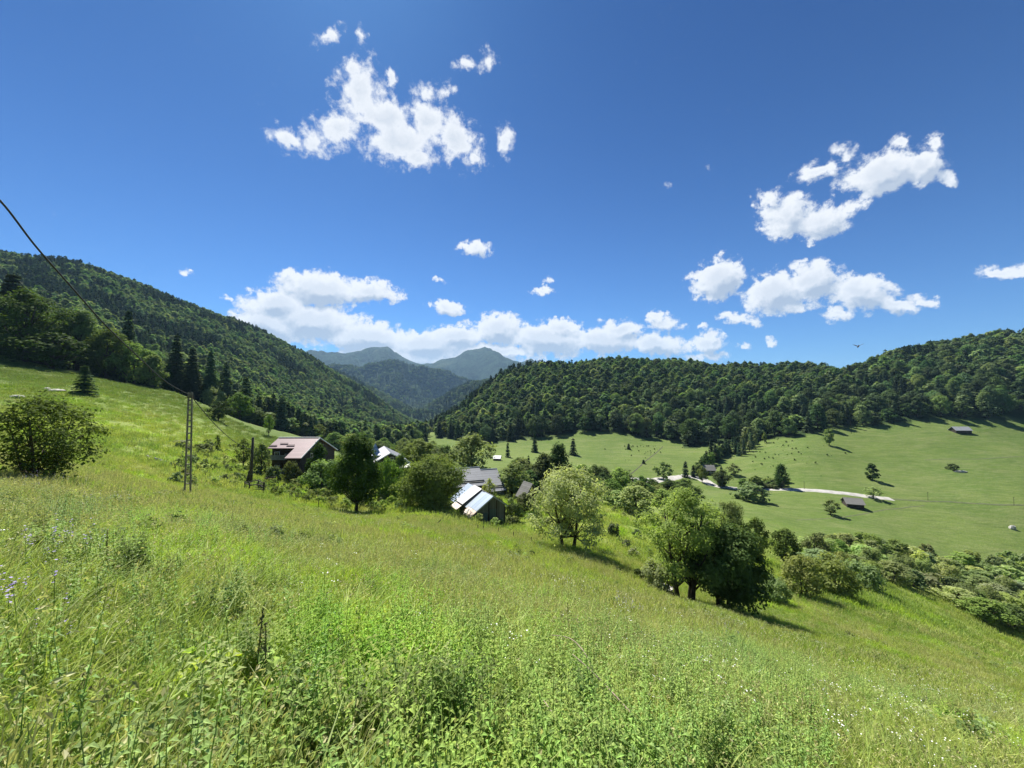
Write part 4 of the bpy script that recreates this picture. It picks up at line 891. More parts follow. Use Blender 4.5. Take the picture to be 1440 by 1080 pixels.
# barn with patched metal roof
b = building('barn', 'weathered plank barn with a patchwork roof of bluish and rusty metal sheets', 'barn', (-2.9, 58), (-.48, .88), 9.2, 3.0, 2.1, -14.8, -16.85, -16.25, -19.6, M['plank'], (None, M['slate']), ovh=.25)
H0 = 19.6 - 14.8; sl = 2.05 / 3.0
def sheet(a0, a1, s0, s1, m, up=.1, nm='roof_sheet', tilt=0): # on the left slope: along, across from ridge
    P = [(-s0, a0, H0 - sl * s0 + up), (-s1, a0, H0 - sl * s1 + up + tilt), (-s1, a1, H0 - sl * s1 + up + tilt), (-s0, a1, H0 - sl * s0 + up)]
    MB().slab(P[::-1], .05).build(nm, m, b)
sheet(-.3, 2.6, 0, 2.75, M['zinc_blue'], .14); sheet(-.35, 2.7, 2.6, 3.95, M['rust'], .10); sheet(2.6, 4.3, 0, 3.0, M['zinc_blue'], .05)
sheet(3.9, 7.0, 0, 3.3, M['zinc_white'], .32, tilt=.25); sheet(4.2, 6.8, 3.2, 4.2, M['rust'], .28, tilt=.15); sheet(6.95, 9.6, 0, 3.4, M['zinc_blue'], .16)
MB().box((.0, -.05, H0 - 3.05), (1.1, .08, 2.3)).build('plank_door', M['plank_green'], b); MB().box((-1.2, -.04, H0 - 2.9), (.7, .06, 1.3)).build('shutter', M['plank_green'], b)
for px_ in (-2.96, -.62, .62, 2.06): MB().box((px_, -.06, (H0 - (abs(px_) * .78) - 1.2) / 2 - .08), (.12, .1, H0 - abs(px_) * .78 + 1.0)).build('corner_post' if abs(px_) > 2 else 'door_post', M['dark_wood'], b)
MB().box((-3.6, 1.3, H0 - 3.8), (1.1, 2.2, 1.2)).build('lean_to', M['dark_wood'], b)
MB().beam((-.02, -.3, H0 + .03), (2.4, -.3, H0 - 1.66), .06, .16).beam((.02, -.3, H0 + .03), (-2.8, -.3, H0 - 1.9), .06, .16).build('barge_board', M['grey_paint'], b)
# house with faded red roof (ridge along x, gable to the right)
zr, zbse = -9.1, -17.2
hroot = thing('farm_house', 'two storey dark timber house with a faded red roof and pale balcony rails', 'house', (-43.3, 86, zbse)); Z = zr - zbse
X0, X1 = -8.4, 0.0; k = .44
w = MB(); g_ = [(X1, -7.0, -1.5), (X1, 8.2, -1.5), (X1, 8.2, Z - k * 8.2), (X1, 0, Z), (X1, -7.0, Z - k * 7.0)]; g2 = [(-2.7, y, z) for x, y, z in g_]
w.add(g_ + g2, [(0, 1, 2, 3, 4), (9, 8, 7, 6, 5), (0, 4, 9, 5), (4, 3, 8, 9), (3, 2, 7, 8), (2, 1, 6, 7), (1, 0, 5, 6)]); w.build('wall', M['dark_wood'], hroot)
w = MB(); zc = Z - k * 3.4; g_ = [(-2.705, -3.4, -1.5), (-2.705, 8.19, -1.5), (-2.705, 8.19, Z - k * 8.19 - .004), (-2.705, 0, Z - .004), (-2.705, -3.4, zc - .004)]; g2 = [(X0 + .4, y, z) for x, y, z in g_]
w.add(g_ + g2, [(0, 1, 2, 3, 4), (9, 8, 7, 6, 5), (0, 4, 9, 5), (4, 3, 8, 9), (3, 2, 7, 8), (2, 1, 6, 7), (1, 0, 5, 6)]); w.build('wall', M['dark_wood'], hroot)
e = .12
def rs(P, nm='roof', m='red_roof', th=.12): MB().slab(P, th).build(nm, M[m], hroot)
rs([(X0 - .3, 0, Z + e), (X0 - .3, -4.1, Z - k * 4.1 + e), (-2.9, -4.1, Z - k * 4.1 + e), (-2.9, 0, Z + e)]); rs([(-2.9, 0, Z + e), (-2.9, -7.6, Z - k * 7.6 + e), (.5, -7.6, Z - k * 7.6 + e), (.5, 0, Z + e)])
rs([(X0 - .3, 0, Z + e), (.5, 0, Z + e), (.5, 8.8, Z - k * 8.8 + e), (X0 - .3, 8.8, Z - k * 8.8 + e)])
MB().beam((X0 - .3, 0, Z + .2), (.5, 0, Z + .2), .3, .12).build('ridge_cap', M['white'], hroot)
MB().beam((.53, 0, Z + .1), (.53, -7.6, Z - k * 7.6 + .1), .06, .24).beam((.53, 0, Z + .1), (.53, 8.8, Z - k * 8.8 + .1), .06, .24).build('barge_board', M['white'], hroot)
for (xa, yy, zz, ln) in ((-8.1, -3.3, Z - k * 3.3 + .30, 1.7), (-6.2, -2.5, Z - k * 2.5 + .30, 1.7), (-4.4, -3.2, Z - k * 3.2 + .30, 1.7)): MB().box((xa + .2, yy, zz), (ln, .25, .10)).build('snow_guard', M['dark_wood'], hroot)
for (z0_, fl) in ((3.95, 0), (1.1, 1)):
    bl = MB(); bl.box((-6.3, -4.25, z0_ + .95), (3.8, .08, .10)).box((-6.3, -4.25, z0_ + .1), (3.8, .08, .10))
    for q in range(14): bl.box((-8.1 + q * .275, -4.25, z0_ + .52), (.17, .05, .8))
    bl.build('balcony_rail', M['grey_paint'] if fl == 0 else M['white'], hroot)
    MB().box((-5.6, -3.86, z0_ - .05), (5.2, .88, .12)).build('balcony_floor', M['dark_wood'], hroot)
    window(hroot, -4.5, -3.44, z0_ + .55, 1.5, 1.3); window(hroot, -6.9, -3.44, z0_ + 1.1, 1.1, 1.1)
for xx in (-8.1, -3.0): MB().box((xx, -4.25, 2.3), (.16, .16, 7.4)).build('post', M['dark_wood'], hroot)
MB().tube([(-8.5, -4.45, 4.6), (-8.5, -4.45, 4.9), (-8.5, -4.45, 5.1)], [.12, .22, .08], 8).build('porch_lamp', M['white'], hroot)
window(hroot, .04, 2.5, Z - 3.2, 1.0, 1.1, 'X'); window(hroot, .04, -2.5, Z - 3.4, 1.0, 1.1, 'X')
# metal roofed house with pyramid turret
zg = float(ground(-29, 92)) - .3
b2 = building('turret_house', 'house with bright metal roof, dark gable and small pyramid turret, half hidden by trees', 'house', (-29, 92), (-6.7, 15), 14, 4.3, 4.3, -13.4, -15.8, -15.8, zg, M['dark_wood'], (M['zinc_white'], M['slate']), ovh=.35)
hh = -13.4 - zg; window(b2, .4, -.04, hh - 1.2, .9, .8)
MB().beam((0, -.4, hh + .15), (4.7, -.4, hh - 2.4), .08, .22).beam((0, -.4, hh + .15), (-4.7, -.4, hh - 2.4), .08, .22).build('barge_board', M['white'], b2)
tx, ty = -3.0, 5.0
MB().box((tx, ty, hh - 1.6), (2.6, 2.6, 2.0)).build('turret_wall', M['grey_paint'], b2)
tb_ = MB(); rr0 = [(tx + a * 1.9, ty + c * 1.9, hh - .65) for a, c in ((-1, -1), (1, -1), (1, 1), (-1, 1))]; rr1 = [(tx + a * 1.05, ty + c * 1.05, hh - .1) for a, c in ((-1, -1), (1, -1), (1, 1), (-1, 1))]
tb_.add(rr0 + rr1 + [(tx, ty, hh + 2.1)], [(0, 1, 5, 4), (1, 2, 6, 5), (2, 3, 7, 6), (3, 0, 4, 7), (4, 5, 8), (5, 6, 8), (6, 7, 8), (7, 4, 8), (3, 2, 1, 0)]); tb_.build('turret_roof', M['zinc_blue'], b2)
MB().slab([(1.2, -2.6, hh - 3.0), (4.4, -2.6, hh - 3.0), (4.4, -.1, hh - 2.3), (1.2, -.1, hh - 2.3)], .1).build('porch_roof', M['zinc_white'], b2)
# slate roofed houses side by side
def slate(name, label, x0, y0, L, zrdg, tfront, zb_):
    r = thing(name, label, 'house', (x0, y0, zb_), math.atan2(.36, .93)); h = zrdg - zb_; s = .5
    w = MB(); A = [(0, -tfront + .5, -1), (0, tfront - .5, -1), (0, tfront - .5, h - s * (tfront - .5)), (0, 0, h), (0, -tfront + .5, h - s * (tfront - .5))]; B = [(L, y, z) for x, y, z in A]
    w.add(A + B, [(4, 3, 2, 1, 0), (5, 6, 7, 8, 9), (0, 5, 9, 4), (4, 9, 8, 3), (3, 8, 7, 2), (2, 7, 6, 1), (1, 6, 5, 0)]); w.build('wall', M['plank'], r)
    MB().slab([(-.3, 0, h + .14), (-.3, -tfront + .9, h + .14 - s * (tfront - .9)), (L + .3, -tfront + .9, h + .14 - s * (tfront - .9)), (L + .3, 0, h + .14)], .12).build('roof', M['slate'], r)
    MB().slab([(-.2, -tfront + 1.1, h - .18 - s * (tfront - 1.1)), (-.2, -tfront - .5, h - .1 - s * (tfront + .5)), (L + .2, -tfront - .5, h - .1 - s * (tfront + .5)), (L + .2, -tfront + 1.1, h - .18 - s * (tfront - 1.1))], .1).build('eave_roof', M['slate'], r)
    MB().slab([(-.3, 0, h + .14), (L + .3, 0, h + .14), (L + .3, tfront, h + .14 - s * tfront), (-.3, tfront, h + .14 - s * tfront)], .12).build('roof', M['slate'], r)
    MB().beam((-.32, 0, h + .2), (L + .32, 0, h + .2), .22, .08).build('ridge_cap', M['zinc_blue'], r)
    window(r, L * .3, -tfront + .46, 1.1, .9, .9); window(r, L * .7, -tfront + .46, 1.1, .9, .9); return r
slate('slate_roofed_house', 'long slate roofed house, left and higher one of the two behind the barn', -14.6, 90.6, 6.9, -16.9, 5.2, float(ground(-11, 87)) - .2)
slate('slate_roofed_house', 'shorter slate roofed house reaching lower, right one of the two behind the barn', -7.6, 92.9, 3.9, -17.5, 6.4, float(ground(-5, 88)) - .2)
# little shingled shed
zg = float(ground(4.2, 78)) - .3
building('shingled_shed', 'narrow steep shed with silvery shingle roof and dark gable, right of the slate roofs', 'shed', (4.0, 78), (-.55, .84), 2.6, 1.8, 1.7, -17.5, -19.9, -19.7, zg, M['dark_wood'], (M['shingle'], M['shingle']), ovh=.3)
# buildings on the valley fields
def small(name, label, cat, px, base, wpx, hpx, depth, roofc, wallc, ang=0, d=None, front_open=False):
    p = hit(px, base, 60); W_ = wpx / FPX * p.y; Hh = hpx / FPX * p.y
    rdir = (math.cos(ang), math.sin(ang)); o = (p.x - rdir[0] * W_ / 2, p.y + depth / 2 - rdir[1] * W_ / 2)
    z0_ = min(p.z, float(ground(*o))) - .1
    return building(name, label, cat, o, rdir, W_, depth / 2, depth / 2, z0_ + Hh, z0_ + Hh * .55, z0_ + Hh * .55, z0_, M[wallc], (M[roofc], M[roofc]), ovh=.5), W_, Hh
small('hay_hut', 'tiny white roofed hay hut alone on the field above the village', 'hut', 699, 648, 9.5, 7, 4, 'white', 'plank', -.15)
h3, W3, H3 = small('valley_house', 'dark walled house with grey roof beside the bend of the valley road', 'house', 999, 668, 15, 12.5, 6, 'shingle', 'dark_wood', -.12)
for q in (1.6, 3.6): window(h3, 3.04, q, H3 * .3, 1, 1, 'X')
small('field_cabin', 'long low cabin with pale roof high on the right field below the wood', 'cabin', 1356, 610, 21, 9.5, 5, 'zinc_white', 'dark_wood', -.05)
small('dark_hut', 'dark timber hut below the end of the valley road', 'hut', 1207, 716, 19, 13, 5.5, 'shingle', 'dark_wood', -.35)

# ---------------------------------------------------------------- poles and cables
pp = hit(263.5, 698, 20); 
pole = thing('concrete_pole', 'lattice concrete utility pole with ladder like rungs, nearest pole on the left slope', 'utility pole', (pp.x, pp.y, pp.z), .58)
PH = pt(269.5, 553, pp.y)[2] - pp.z
for s in (-1, 1): MB().beam((s * .20, 0, -.6), (s * .11, 0, PH), .09, .13).build('leg', M['concrete'], pole)
zz = .15; st = .92
while zz < PH - .5:
    wd = .40 - .18 * zz / PH; MB().box((0, 0, zz), (wd - .09, .11, .08 if zz < PH * .5 else .12)).build('rung', M['concrete'], pole); zz += st; st = max(.42, st * .93)
MB().box((0, 0, PH - .1), (.33, .2, .4)).build('cap', M['concrete'], pole)
MB().tube([(-.3, -.16, PH - .35), (.3, -.16, PH - .35)], .03).tube([(0, -.2, PH), (0, -.2, PH + .25)], .03).build('bracket', M['pole_dark'], pole)
p2 = hit(352, 685, 30); P2H = pt(355.5, 615, p2.y)[2] - p2.z
pole2 = thing('wooden_pole', 'dark straight utility pole with a short prop at its foot, beside the pen', 'utility pole', (p2.x, p2.y, p2.z))
MB().tube([(0, 0, -.5), (.12, 0, P2H * .5), (.25, 0, P2H)], [.27, .22, .17], 10).build('shaft', M['pole_dark'], pole2, smooth=True)
MB().tube([(-.8, 0, -.4), (-.1, 0, 2.6)], [.26, .18], 8).build('prop', M['pole_dark'], pole2); MB().box((.25, -.2, P2H - .3), (.5, .08, .08)).build('bracket', M['pole_dark'], pole2)
def small_pole(px, base, top, label, r=.09):
    p = hit(px, base, 100); h = pt(px, top, p.y)[2] - p.z; t = thing('roadside_pole', label, 'pole', tuple(p)); MB().tube([(0, 0, -.4), (0, 0, h)], [r, r * .7], 6).build('shaft', M['pole_dark'], t)
    MB().box((0, 0, h - .2), (.7, .08, .08)).build('crossarm', M['pole_dark'], t)
small_pole(1197, 610, 592, 'thin tall pole on the edge of the wood above the lone round field tree', .16)
small_pole(1131, 688, 677, 'short thin pole by the valley road right of the lone dark oval tree')
small_pole(1305, 704, 692, 'short thin pole beside the earth track, right of the road end')
small_pole(1426, 711, 699, 'short thin pole beside the earth track at the far right')
def cable_obj(label, Q, r, name='power_cable'):
    o = MB().tube(Q, r, 6).build(name, M['cable'], smooth=True); tag(o, label, 'cable')
ptop = Vector(pt(268, 556, pp.y)); far_ = Vector((-7.0, -8.0, 0)); dirv = Vector((far_.x - ptop.x, far_.y - ptop.y)).normalized()
Q = []
sp = [(-60, 232), (0, 282), (50, 346), (100, 403), (150, 459), (200, 507), (235, 538), (268, 556)]
for (a, b) in sp:
    v_ = pix(a, b); # meet the vertical plane through the pole
    s_ = v_[0] / v_[1]; t = (ptop.x - s_ * ptop.y) / (s_ * dirv.y - dirv.x); d = ptop.y + t * dirv.y; Q.append(Vector(v_ * (d / v_[1])))
def smooth_curve(Q, n=8):
    out = []
    for i in range(len(Q) - 1):
        p0, p1, p2_, p3 = Q[max(i - 1, 0)], Q[i], Q[i + 1], Q[min(i + 2, len(Q) - 1)]
        for k_ in range(n):
            t = k_ / n; out.append(.5 * ((2 * p1) + (p2_ - p0) * t + (2 * p0 - 5 * p1 + 4 * p2_ - p3) * t * t + (3 * p1 - p0 - 3 * p2_ + p3) * t ** 3))
    return out + [Q[-1]]
Q = smooth_curve(Q); Q = [Q[0] + (Q[0] - Q[6]) * 1.0] + Q
print('cable', Q[0], Q[10], Q[-1])
cable_obj('thick black twisted cable sagging from the upper left down to the concrete pole', Q, .033)
a = Vector(pt(269, 557, pp.y)); c = Vector(pt(355, 632, p2.y)); Q = [a + (c - a) * t + Vector((0, 0, -1.0 * 4 * t * (1 - t))) for t in [i / 16 for i in range(17)]]
cable_obj('black cable dropping from the concrete pole to the dark wooden pole', Q, .035)
a = c; c = Vector((-52.4, 81.7, -13.4)); Q = [a + (c - a) * t + Vector((0, 0, -.5 * 4 * t * (1 - t))) for t in [i / 12 for i in range(13)]]
cable_obj('thin cable from the dark wooden pole to the red roofed house', Q, .02)

# ---------------------------------------------------------------- fences, bin, stones
pen = hit(355, 694, 30); fr = thing('rail_pen', 'small dark rail fence pen in the grass at the foot of the wooden pole', 'fence', tuple(pen))
sx_ = pen.y / FPX
for (a, b, h) in ((-18, 1.0, 1.4), (-3, -.2, 1.5), (12, .6, 1.4), (18, -.4, 1.6), (-10, 2.6, 1.3)):
    MB().box((a * sx_, b, h / 2 - .2), (.12, .12, h + .4)).build('post', M['pole_dark'], fr)
for (x0, y0, x1, y1) in ((-18, 1.0, -3, -.2), (-3, -.2, 18, -.4), (-18, 1.0, -10, 2.6), (-10, 2.6, 12, .6)):
    for hz_ in (.6, 1.1): MB().beam((x0 * sx_, y0 - .08, hz_ * 1.1), (x1 * sx_, y1 - .08, hz_ * 1.1), .06, .10).build('rail', M['pole_dark'], fr)
def post(px, base, hpx, label, lean=0, group=None):
    p = hit(px, base, 20); h = hpx / FPX * p.y; o = MB().tube([(0, 0, -.4), (lean * .5, 0, h * .5), (lean, 0, h)], [.055, .05, .04], 6).build('fence_post', M['pole_dark'], None, tuple(p)); tag(o, label, 'fence post', group)
for (a, b, h) in ((391, 690, 11), (398, 689, 9), (404, 688, 10), (410, 687, 8)): post(a, b, h, 'thin grey stake in the row right of the rail pen', group='stakes right of the rail pen')
post(448, 716, 13, 'single stake in the meadow left of the dark oval tree'); post(521, 714, 12, 'single stake just right of the dark oval tree trunk')
post(612, 740, 9, 'short stake leaning to the right below the broad multi stemmed tree', .6)
for (a, b) in ((672, 747), (680, 749), (701, 751), (722, 757), (747, 764)): post(a, b, 9, 'low stake on the brow of the slope just below the barn', group='low stakes on the brow below the barn')
bp = hit(380, 679, 30); bn = thing('slatted_bin', 'dark slatted wooden bin standing in the grass below the red roofed house', 'bin', tuple(bp), .3)
for z_ in (.15, .5, .85): MB().box((0, -.6, z_), (1.3, .05, .26)).box((0, .6, z_), (1.3, .05, .26)).box((-.65, 0, z_), (.05, 1.14, .26)).box((.65, 0, z_), (.05, 1.14, .26)).build('slat', M['dark_wood'], bn)
for a in (-.7, .7):
    for c in (-.66, .66): MB().box((a, c, .5), (.1, .1, 1.3)).build('post', M['pole_dark'], bn)
def rock(px, base, w, h, label, dd=10, group=None, seed=0, flat=.8):
    p = hit(px, base, dd) if not isinstance(px, Vector) else px; r_ = random.Random(seed); bm_ = MB(); n_ = 9; P_ = []
    for j, (zz_, q) in enumerate(((-.3, 1.), (.35, 1.05), (.8, .75), (1., .3))): P_ += [(math.cos(2 * math.pi * k_ / n_) * w / 2 * q * r_.uniform(.75, 1.15), math.sin(2 * math.pi * k_ / n_) * w / 2 * flat * q * r_.uniform(.75, 1.15), h * zz_ * r_.uniform(.85, 1.1)) for k_ in range(n_)]
    bm_.add(P_, [(j * n_ + k_, j * n_ + (k_ + 1) % n_, (j + 1) * n_ + (k_ + 1) % n_, (j + 1) * n_ + k_) for j in range(3) for k_ in range(n_)] + [tuple(3 * n_ + k_ for k_ in range(n_))])
    tag(bm_.build('rock', M['rock'], None, tuple(p)), label, 'rock', group)
rock(24, 559, 2.6, .5, 'flat white stone in the upper meadow at the left edge'); rock(66, 548, 1.6, .5, 'small white stone left of the lone young spruce, the middle one', seed=2); rock(78, 550, 3.4, .5, 'wide pale stone slab on the meadow left of the lone young spruce', seed=3)
for i in range(11): rock(206 + i * 5.2, 646 + i * 1.5, .7, .55, 'pale stone in the dotted row crossing the meadow left of the lattice pole', group='pale stones in a row left of the lattice pole', seed=i)
for i in range(7): rock(307 + i * 3.2, 674 + i * .8, .6, .5, 'pale stone in the short row left of the rail pen', group='pale stones left of the rail pen', seed=20 + i)
rock(1351, 664, 7, .9, 'long pale rock outcrop in the middle of the far right field', 100, seed=5, flat=.3); rock(1424, 744, 2.4, 1.5, 'small white boulder alone low on the right field', 100, seed=6)
place('F', 'leaf_dark', 1340, 661, 652, 16, 'lone dark shrub growing beside the long pale rock on the right field')
rock(700, 688, 2.2, .6, 'flat light boulder in the grass right of the barn', 40, seed=8)
sw = hit(935, 829, 20); well = thing('stone_well', 'low ring of white stones around a dark hole at the slope edge', 'well', tuple(sw))
for k_ in range(9): MB().box((math.cos(k_ * .698) * .62, math.sin(k_ * .698) * .62, .08), (.36, .26, .32), k_ * .698 + 1.57).build('stone', M['rock'], well)
MB().tube([(0, 0, -.2), (0, 0, .04)], .5, 12).build('hole', M['pane'], well)

# ---------------------------------------------------------------- near plants one can single out
def stalk(L, label, r=.010, hgt=.70):
    d0 = hit(*L[-1], 1.5).y * hgt; Q = smooth_curve([Vector(pt(a, b, d0 * (1 + .06 * (len(L) - 1 - i)))) for i, (a, b) in enumerate(L)], 5); n_ = len(Q)
    e_ = Q[-1].copy(); e_.z = float(ground(e_.x, e_.y)) - .05; Q.append(e_)
    tag(MB().tube(Q, [r * (.5 + .6 * i / n_) for i in range(n_ + 1)], 6).build('dry_stalk', M['straw'], smooth=True), label, 'dry stalk')
stalk([(773, 893), (800, 897), (820, 915), (834, 942)], 'pale dry stalk arched over like a hook above the weeds', .008)
stalk([(805, 920), (832, 944), (862, 975), (890, 1006)], 'long straight broken dry stalk lying to the right below the arched one', .008)
stalk([(764, 984), (778, 1004), (789, 1022)], 'short dry stalk left of the long broken one', .007)
def dock(px, base, top, label, seed):
    r_ = random.Random(seed); p = hit(px, base, 1.2); h = max(.3, pt(px, top - 14, p.y)[2] - p.z); t = thing('dock_plant', label, 'plant', tuple(p)); lx = r_.uniform(-.08, .08) * h
    MB().tube([(0, 0, -.1), (lx * .4, 0, h * .5), (lx, 0, h)], [.008, .006, .003], 5).build('stem', M['dock'], t)
    s_ = MB(); rngd = np.random.default_rng(seed); n_ = 90; zz_ = h * (.45 + .55 * rngd.random(n_)); sp_ = .030 * (1.15 - zz_ / h); P_ = np.stack([lx * zz_ / h + rngd.normal(size=n_) * sp_, rngd.normal(size=n_) * sp_, zz_], 1)
    V_, F_ = leaf_quads(P_, rngd.normal(size=(n_, 3)), .016, rngd, 1.2); link('seed_head', mesh_np('seed_head', V_, F_, [M['dock']]), t)
    n_ = 9; a_ = rngd.random(n_) * 6.28; zl_ = h * (.1 + .45 * rngd.random(n_)); P_ = np.stack([np.cos(a_) * .06, np.sin(a_) * .06, zl_], 1); V_, F_ = leaf_quads(P_, np.stack([np.cos(a_) * .4, np.sin(a_) * .4, np.ones(n_)], 1), .11, rngd, 1.8); link('leaves', mesh_np('leaves', V_, F_, [M['weed']]), t)
for i, (a, b, c, l) in enumerate([(801, 925, 862, 'dark dock plant with upright seed spike directly above the arched dry stalk'), (846, 955, 905, 'slender dark dock plant just right of the arched dry stalk'), (357, 1000, 868, 'tall dark leafy dock plant in the left part of the near meadow'), (372, 1010, 890, 'dark dock plant leaning against the tallest one in the left part of the near meadow'),
    (332, 850, 814, 'short dark dock spike standing alone in bright grass on the left'), (598, 1040, 930, 'tall thin dock plant above the dark gap in the weeds at the bottom centre'), (120, 1040, 960, 'dark dock plant low in the left corner of the near meadow'), (213, 880, 850, 'small dark dock spike left of centre in bright grass'),
    (1140, 1075, 1000, 'dark dock plant at the lower right among daisies'), (1290, 1078, 1040, 'small dark dock plant at the lower right corner'), (700, 925, 880, 'thin dock spike in the middle of the near meadow'), (150, 830, 760, 'dark stemmed dock plant beside the purple flowers on the left')]): dock(a, b, c, l, 60 + i)
p = hit(283, 1010, 1.2); bp_ = thing('broad_leaved_plant', 'bright yellow green plant with large lobed leaves in the near left grass', 'plant', (p.x, p.y, p.z)); rb = random.Random(3)
for i in range(11):
    a = i * 2.4; L_ = rb.uniform(.08, .12); z_ = .18 + .025 * i; dv = Vector((math.cos(a), math.sin(a), 0)); sv = Vector((-dv.y, dv.x, 0)); o = dv * rb.uniform(.05, .14) + Vector((0, 0, z_)); m_ = MB()
    pr = [(0, 0), (.15, .34), (.35, .25), (.5, .46), (.68, .22), (1, 0)]; mid = [o + dv * L_ * q + Vector((0, 0, L_ * (.3 * q - .45 * q * q))) for q, _ in pr]
    for s in (-1, 1):
        ed = [mid[k_] + sv * s * L_ * pr[k_][1] + Vector((0, 0, .02)) for k_ in range(6)]
        m_.add(mid + ed, [(k_, k_ + 1, 6 + k_ + 1, 6 + k_) if s < 0 else (6 + k_, 6 + k_ + 1, k_ + 1, k_) for k_ in range(5)])
    m_.build('leaf', M['lime_leaf'], bp_)
MB().tube([(0, 0, -.1), (.02, 0, .25), (0, .02, .5)], [.008, .006, .003], 5).build('stem', M['lime_leaf'], bp_)
def yarrow(px, py, label, r):
    p = hit(px, py, 1.2); d = p.y * .93; q = Vector(pt(px, py, d)); z0_ = float(ground(q.x, q.y)); t = thing('white_umbel', label, 'flower', (q.x, q.y, z0_)); h = q.z - z0_
    MB().tube([(0, 0, -.05), (.01, 0, h * .6), (0, 0, h)], [.003, .0025, .002], 4).build('stem', M['weed'], t); rngd = np.random.default_rng(int(px)); n_ = 120; a_ = rngd.random(n_) * 6.28; q_ = r * np.sqrt(rngd.random(n_))
    P_ = np.stack([np.cos(a_) * q_, np.sin(a_) * q_, h + .006 * rngd.random(n_) - q_ * q_ * 3], 1); V_, F_ = leaf_quads(P_, np.array([0, 0, 1.]) + rngd.normal(size=(n_, 3)) * .2, .012, rngd, 1.); link('flower_head', mesh_np('flower_head', V_, F_, [M['petal']]), t)
yarrow(111, 953, 'flat white flower head, larger and upper one in the near left corner', .034); yarrow(99, 1047, 'small white flower head at the very bottom left', .022); yarrow(654, 968, 'tiny white flower head among the weeds near the bottom centre', .016)
# bird
bpos = pt(1207, 487, 70); bird = thing('bird', 'small dark bird flying above the dip in the right hill', 'bird', tuple(bpos), .5)
MB().tube([(-.36, 0, -.30), (-.18, 0, -.14), (0, 0, 0), (.2, 0, .17), (.33, 0, .26)], [.02, .09, .13, .09, .02], 8).build('body', M['plume'], bird, smooth=True)
for s in (-1, 1):
    MB().slab([(.1, s * .05, .08), (.12, s * .5, .34), (-.02, s * .85, .42), (-.14, s * .45, .2), (-.16, s * .05, -.06)][::s], .02).build('wing', M['plume'], bird)
# ---------------------------------------------------------------- grass and herbs
tufts = [blades(10 + i, 42, .26, .16, .40, .008, [M['grass'], M['grass_dry']], .5, seeds=5 if i % 2 else 0) for i in range(4)]
tufts = [blades(14 + i, 46, .28, .2, .46, .009, [M['grass'], M['grass_dry']], 1.0, seeds=0) for i in range(2)] + tufts[:2]
tufts += [blades(20, 34, .24, .28, .52, .007, [M['grass_dry'], M['grass_dry']], .35, seeds=8)]
x, y = wedge(17000, .9, 15, pw=1.55); n = len(x); ix = np.where(RS.random(n) < .06 + .16 * (fbm(x / 5, y / 5, 2, 9) > .1), 4, RS.integers(0, 4, n))
scatter('meadow_grass', tufts, np.stack([x, y, ground(x, y)], 1), zrot(n), RS.uniform(.7, 1.2, n) * (1 + .35 * fbm(x / 3, y / 3, 2, 2)), ix, 'long lush meadow grass on the near slope', 'grass')
mids = [blades(30 + i, 60, .55, .2, .42, .018, [M['grass'], M['grass_dry']], .5, seeds=6) for i in range(4)] + [blades(36, 50, .5, .3, .6, .015, [M['grass_dry'], M['grass_dry']], .4, seeds=10)]
x, y = wedge(15000, 13, 50, pw=1.5); n = len(x); ix = np.where(RS.random(n) < .08 + .35 * (fbm(x / 9, y / 9, 2, 9) > .05), 4, RS.integers(0, 4, n))
scatter('slope_grass', mids, np.stack([x, y, ground(x, y)], 1), zrot(n), RS.uniform(.75, 1.25, n) * (1 + .4 * fbm(x / 6, y / 6, 2, 2)), ix, 'long meadow grass farther down the slope', 'grass')
fars = [blades(40 + i, 80, 1.5, .3, .6, .05, [M['grass'], M['grass_dry']], .5, seeds=6) for i in range(3)]
x, y = wedge(16000, 46, 150, pw=1.6); k = ~inpoly(x, y, WOOD_L) & ((y < 100) | (x < 0)); x, y = x[k], y[k]; n = len(x)
scatter('hillside_grass', fars, np.stack([x, y, ground(x, y)], 1), zrot(n), RS.uniform(.6, 1.15, n) * (1 + .4 * fbm(x / 12, y / 12, 2, 2)), RS.integers(0, 3, n), 'rough grass of the upper meadow and the village slope', 'grass')
weeds = [weed_mesh(1 + i, .55, 9, .045, .09, [M['weed'], M['weed']], stems=4) for i in range(3)] + [weed_mesh(9 + i, .75, 13, .03, .075, [M['weed'], M['weed']], stems=5, spread=.16) for i in range(2)] + [weed_mesh(15, .3, 5, .09, .13, [M['weed'], M['weed']], stems=5, spread=.18)]
x, y = wedge(11000, 1.2, 13, -1.45, 1.45, 1.5); sx, sy = scr(x, y, ground(x, y))
dens = .02 + .8 * ((sx > 420) & (sx < 1150) & (sy > 900 - (sx > 900) * -20)) + .35 * ((sx > 60) & (sx < 210) & (sy > 740) & (sy < 880)) + .25 * (fbm(x / 2, y / 2, 2, 19) > .18)
k = RS.random(len(x)) < dens; x, y = x[k], y[k]; n = len(x)
scatter('broad_leaved_weeds', weeds, np.stack([x, y, ground(x, y)], 1), zrot(n), RS.uniform(.6, 1.15, n), RS.integers(0, 6, n), 'leafy mint and nettle like weeds growing among the near grass', 'weeds')
fl = [weed_mesh(30 + i, .5, 3, .012, .05, [M['weed'], M['weed'], M['petal']], stems=3, spread=.2, flower=(.0058, 3, .04, .004)) for i in range(3)]
x, y = wedge(6500, 4.5, 48, pw=1.5); k = RS.random(len(x)) < np.clip(.05 + 1.4 * fbm(x / 4, y / 4, 3, 29), .04, 1) * np.clip(.4 + (x > -5) * .6, 0, 1); x, y = x[k], y[k]; n = len(x)
scatter('daisies', fl, np.stack([x, y, ground(x, y)], 1), zrot(n), RS.uniform(.8, 1.35, n), RS.integers(0, 3, n), 'small white daisies and yarrow dotted through the meadow', 'wildflowers')
